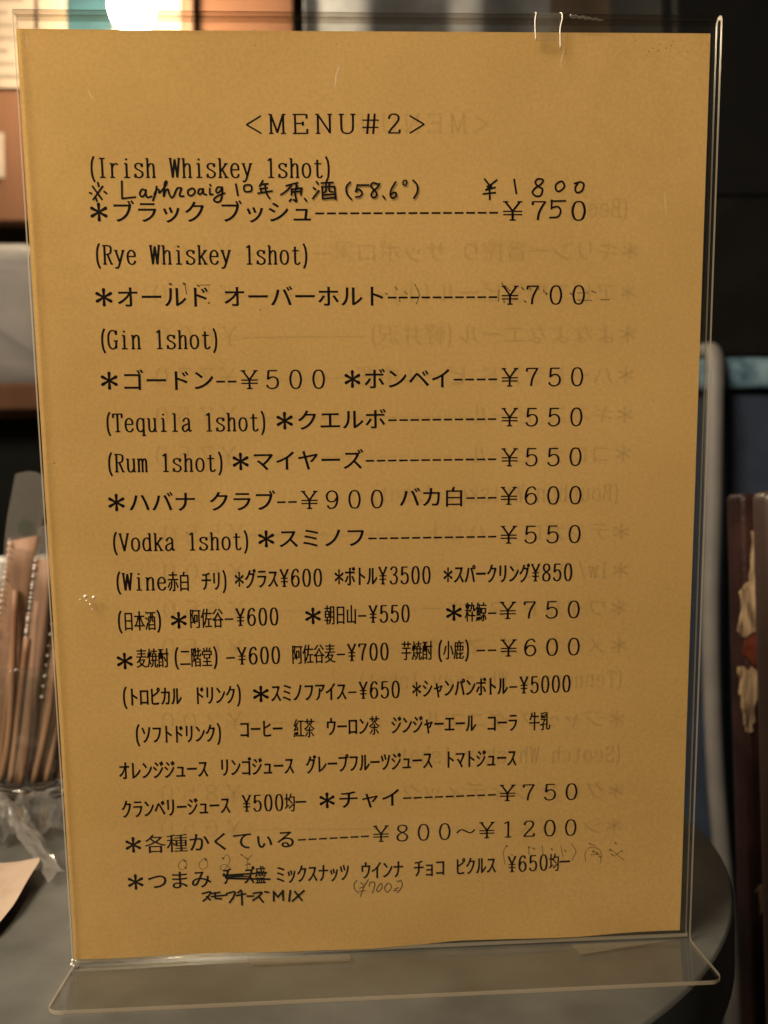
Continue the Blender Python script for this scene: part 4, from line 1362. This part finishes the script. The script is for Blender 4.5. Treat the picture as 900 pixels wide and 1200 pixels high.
# off-white bag on the ledge
v, f = [], []
nu, nv = 28, 20
bmx = bmesh.new()
g = bmesh.ops.create_uvsphere(bmx, u_segments=32, v_segments=20, radius=1.0)
for q in bmx.verts:
    c = q.co
    sx, sy, sz = [math.copysign(abs(k) ** 0.28, k) for k in c]
    q.co = Vector((-0.55 + sx * 0.165 + 0.006 * math.sin(9 * sz + 2), 1.055 + sy * 0.075 + 0.008 * math.sin(7 * sx + 5 * sz), 0.4695 + sz * 0.1085 + 0.008 * math.sin(6 * sx)))
o = obj("cloth_bag", from_bm("cloth_bag", bmx, True), M_WHITE)
tag(o, "off-white soft cloth bag on the wooden ledge at the left edge", "bag")
# grey side table with white napkins, beyond the round table
st_ = empty("side_table", (-0.62, 0.72, -0.70))
tag(st_, "grey side table beyond the glass at the left edge of the photo", "table")
M_GREYT = solid("grey_laminate", (0.22, 0.21, 0.205), (0.27, 0.26, 0.25), 8, 0.5)
box("tabletop", -0.33, 0.298, -0.20, 0.20, 0.78, 0.80, M_GREYT, st_, 0.004)
for sx in (-0.30, 0.26):
    for sy in (-0.17, 0.17):
        box("leg", sx - 0.018, sx + 0.018, sy - 0.018, sy + 0.018, 0.0, 0.779, M_METAL, st_, 0.003)
nap = empty("napkin_stack", (-0.372, 0.575, 0.1005))
tag(nap, "stack of white paper napkins on the grey side table", "napkins")
bm = bmesh.new()
for k in range(6):
    dx = random.uniform(-0.0015, 0.0015)
    box_bm(bm, -0.055 + dx, 0.055 + dx, -0.05, 0.05, 0.0035 * k, 0.0035 * k + 0.003, 0.001, 1)
obj("napkins", from_bm("napkins", bm), solid("white_napkin", (0.72, 0.70, 0.68), (0.78, 0.76, 0.74), 30, 0.85), nap)

# grey curtain with folds behind the middle of the stand
def curtain(name, x0, x1, y, z0, z1, amp, waves, phase, mat_):
    v, f = [], []
    n, m = 120, 14
    for j in range(m + 1):
        for i in range(n + 1):
            u, t = i / n, j / m
            a = amp * (0.7 + 0.3 * math.sin(7 * u + 2))
            v.append((x0 + u * (x1 - x0), y + a * math.sin(u * waves * 2 * math.pi + phase + 0.3 * math.sin(3 * t)) + 0.3 * a * math.sin(u * waves * 5.1 + 1), z0 + t * (z1 - z0)))
    for j in range(m):
        for i in range(n):
            k = j * (n + 1) + i
            f.append((k, k + 1, k + n + 2, k + n + 1))
    o = obj(name, from_py(name, v, f, True), mat_)
    o.modifiers.new("thickness", 'SOLIDIFY').thickness = 0.002
    return o


M_CURT = solid("grey_curtain_cloth", (0.085, 0.085, 0.088), (0.12, 0.12, 0.123), 30, 0.9, 0.2, 300, sheen=0.2)
o = curtain("curtain", -0.055, 0.32, 0.98, -0.66, 1.9, 0.030, 2.4, 0.4, M_CURT)
tag(o, "dark grey curtain hanging in folds behind the top of the menu stand", "curtain")

# black cabinet at the upper right
cab = empty("black_cabinet", (0.665, 0.72, 0.336))
tag(cab, "black cabinet hanging behind the upper right edge of the menu stand", "cabinet")
M_BLK = solid("black_vinyl", (0.005, 0.005, 0.005), (0.007, 0.0065, 0.0065), 40, 0.7, 0.15, 400, spec=0.15)
M_BLK2 = solid("black_wood", (0.005, 0.0045, 0.004), (0.008, 0.0065, 0.006), 20, 0.7, 0.1, 200, spec=0.15)
box("body", -0.275, 0.60, 0.006, 0.20, 0.0, 1.2, M_BLK, cab, 0.006)
box("door", -0.262, 0.59, -0.012, 0.004, 0.006, 0.200, M_BLK2, cab, 0.004)
box("door", -0.262, 0.59, -0.0115, 0.004, 0.2012, 1.19, M_BLK, cab, 0.004)
box("bracket", -0.10, 0.40, 0.201, 0.575, 0.9, 1.0, M_BLK2, cab)
# navy sofa back with a pale blue cloth along its top
sofa = empty("navy_sofa", (0.85, 0.64, -0.70))
tag(sofa, "navy sofa seen from its back below the black cabinet, behind the grey hose", "sofa")
M_NAVY = solid("navy_upholstery", (0.010, 0.018, 0.040), (0.016, 0.028, 0.058), 30, 0.8, 0.3, 200, sheen=0.3)
box("backrest", -0.50, 0.60, 0.0, 0.065, 0.20, 1.018, M_NAVY, sofa, 0.02, 4, True)
box("seat", -0.45, 0.60, 0.07, 0.44, 0.30, 0.60, M_NAVY, sofa, 0.03, 4, True)
box("base", -0.48, 0.60, 0.066, 0.42, 0.0, 0.295, M_NAVY, sofa, 0.01)
v, f = [], []
n = 60
prof = [(-0.010, 0.988), (-0.009, 0.998), (-0.007, 1.010), (0.004, 1.022), (0.030, 1.026), (0.055, 1.024), (0.070, 1.005), (0.072, 0.985)]
for i in range(n + 1):
    u = i / n
    for k, (yy, zz) in enumerate(prof):
        v.append((0.37 + u * 1.0, 0.64 + yy + 0.002 * math.sin(u * 40 + k), -0.70 + zz + 0.003 * math.sin(u * 23 + k * 2)))
m = len(prof)
for i in range(n):
    for k in range(m - 1):
        f.append((i * m + k, i * m + k + 1, (i + 1) * m + k + 1, (i + 1) * m + k))
o = obj("blue_cloth", from_py("blue_cloth", v, f, True), solid("mottled_blue_cloth", (0.035, 0.085, 0.13), (0.20, 0.31, 0.38), 28, 0.85, 0.3, 200))
o.modifiers.new("thickness", 'SOLIDIFY').thickness = 0.003
tag(o, "pale blue mottled cloth laid along the top of the navy sofa", "cloth")

# grey hose running down behind the right side of the table
pts = [(0.4049, 0.735, 0.338), (0.4049, 0.7, 0.337), (0.4019, 0.643, 0.336), (0.3989, 0.616, 0.322), (0.3929, 0.605, 0.2734), (0.3884, 0.6, 0.2177), (0.3858, 0.6, 0.1536), (0.3807, 0.6, 0.0623), (0.3794, 0.6, -0.0288), (0.3808, 0.6, -0.1198), (0.3859, 0.6, -0.2106), (0.3897, 0.6, -0.2832), (0.4, 0.605, -0.5), (0.41, 0.605, -0.69)]
o = obj("grey_hose", tube_mesh("grey_hose", smooth_path(pts, False, 8), 0.0088, 20), solid("grey_rubber", (0.145, 0.134, 0.125), (0.175, 0.162, 0.152), 30, 0.6, 0.1, 300))
tag(o, "slightly bent grey hose hanging just right of the menu stand", "hose")

# worn red-brown board with flaked patches, and a brown post before it
bd = empty("worn_board", (0.27, 0.20, -0.70))
tag(bd, "worn dark red wooden board with flaked pale patches at the right edge", "board")
M_RED = solid("dark_red_paint", (0.018, 0.008, 0.007), (0.038, 0.016, 0.014), 40, 0.35, 0.4, 350)
M_BRIGHT_RED = solid("brighter_red", (0.10, 0.022, 0.010), (0.17, 0.042, 0.022), 90, 0.4, 0.4, 300)  # brighter red than the board around it
M_RAW, _nt, _o = mat("splintered_wood")
_tc2 = N(_nt, "ShaderNodeTexCoord")
_mp = N(_nt, "ShaderNodeMapping")
_mp.inputs["Rotation"].default_value = (0, math.radians(28), 0)
_mp.inputs["Scale"].default_value = (1.0, 1.0, 0.13)
_wv = N(_nt, "ShaderNodeTexNoise")
_wv.inputs["Scale"].default_value = 420
_wv.inputs["Detail"].default_value = 5
_nt.links.new(_tc2.outputs["Object"], _mp.inputs[0])
_nt.links.new(_mp.outputs[0], _wv.inputs[0])
_rp = N(_nt, "ShaderNodeValToRGB")
_rp.color_ramp.elements[0].color = (0.06, 0.028, 0.015, 1)
_rp.color_ramp.elements[1].color = (0.50, 0.35, 0.20, 1)
_rp.color_ramp.elements[0].position = 0.36
_rp.color_ramp.elements[1].position = 0.60
_nt.links.new(_wv.outputs[0], _rp.inputs[0])
_pp = N(_nt, "ShaderNodeBsdfPrincipled")
_pp.inputs["Roughness"].default_value = 0.8
_bb = N(_nt, "ShaderNodeBump")
_bb.inputs["Strength"].default_value = 0.8
_bb.inputs["Distance"].default_value = 0.002
_nt.links.new(_wv.outputs[0], _bb.inputs["Height"])
_nt.links.new(_bb.outputs[0], _pp.inputs["Normal"])
_nt.links.new(_rp.outputs[0], _pp.inputs["Base Color"])
_nt.links.new(_pp.outputs[0], _o.inputs[0])
box("board", -0.0435, 0.10, 0.0, 0.022, 0.0, 0.862, M_RED, bd, 0.004, 3)


def chip(name, pts, dy, m_, seed):
    """A ragged flake mark standing 0.6 mm proud of the board."""
    random.seed(seed)
    out = []
    for (xa, za), (xb, zb) in zip(pts, pts[1:] + pts[:1]):
        for k in range(5):
            t = k / 5
            out.append((xa + (xb - xa) * t + random.uniform(-0.0012, 0.0012), za + (zb - za) * t + random.uniform(-0.0022, 0.0022)))
    bm = bmesh.new()
    fr = [bm.verts.new((x, -dy, z)) for x, z in out]
    bk = [bm.verts.new((x, 0.001, z)) for x, z in out]
    bm.faces.new(fr)
    n = len(out)
    for i in range(n):
        bm.faces.new((fr[i], fr[(i + 1) % n], bk[(i + 1) % n], bk[i]))
    return obj(name, from_bm(name, bm), m_, bd)


chip("flaked_patch", [(-0.0375, 0.838), (-0.022, 0.848), (-0.020, 0.792), (-0.030, 0.785), (-0.0475, 0.776), (-0.0455, 0.803), (-0.040, 0.812)], 0.0012, M_RAW, 1)
chip("brighter_red_patch", [(-0.044, 0.783), (-0.020, 0.788), (-0.020, 0.755), (-0.036, 0.757), (-0.0455, 0.765)], 0.0004, M_BRIGHT_RED, 2)
chip("flaked_patch", [(-0.0475, 0.759), (-0.034, 0.757), (-0.031, 0.742), (-0.0385, 0.738), (-0.0415, 0.722), (-0.0445, 0.719), (-0.0475, 0.736)], 0.0012, M_RAW, 3)
chip("flaked_patch", [(-0.041, 0.628), (-0.037, 0.630), (-0.035, 0.618), (-0.039, 0.614)], 0.0006, M_RAW, 4)
ps = empty("brown_post", (0.2275, 0.12, -0.70))
tag(ps, "smooth brown post with a rounded top in front of the worn red board", "post")
box("post", -0.0275, 0.05, 0.0, 0.016, 0.0, 0.861, solid("brown_plastic", (0.055, 0.034, 0.028), (0.072, 0.045, 0.037), 12, 0.4, 0.05, 100), ps, 0.0055, 4, True)

bpy.data.objects.remove(_to)
bpy.data.curves.remove(_tc)
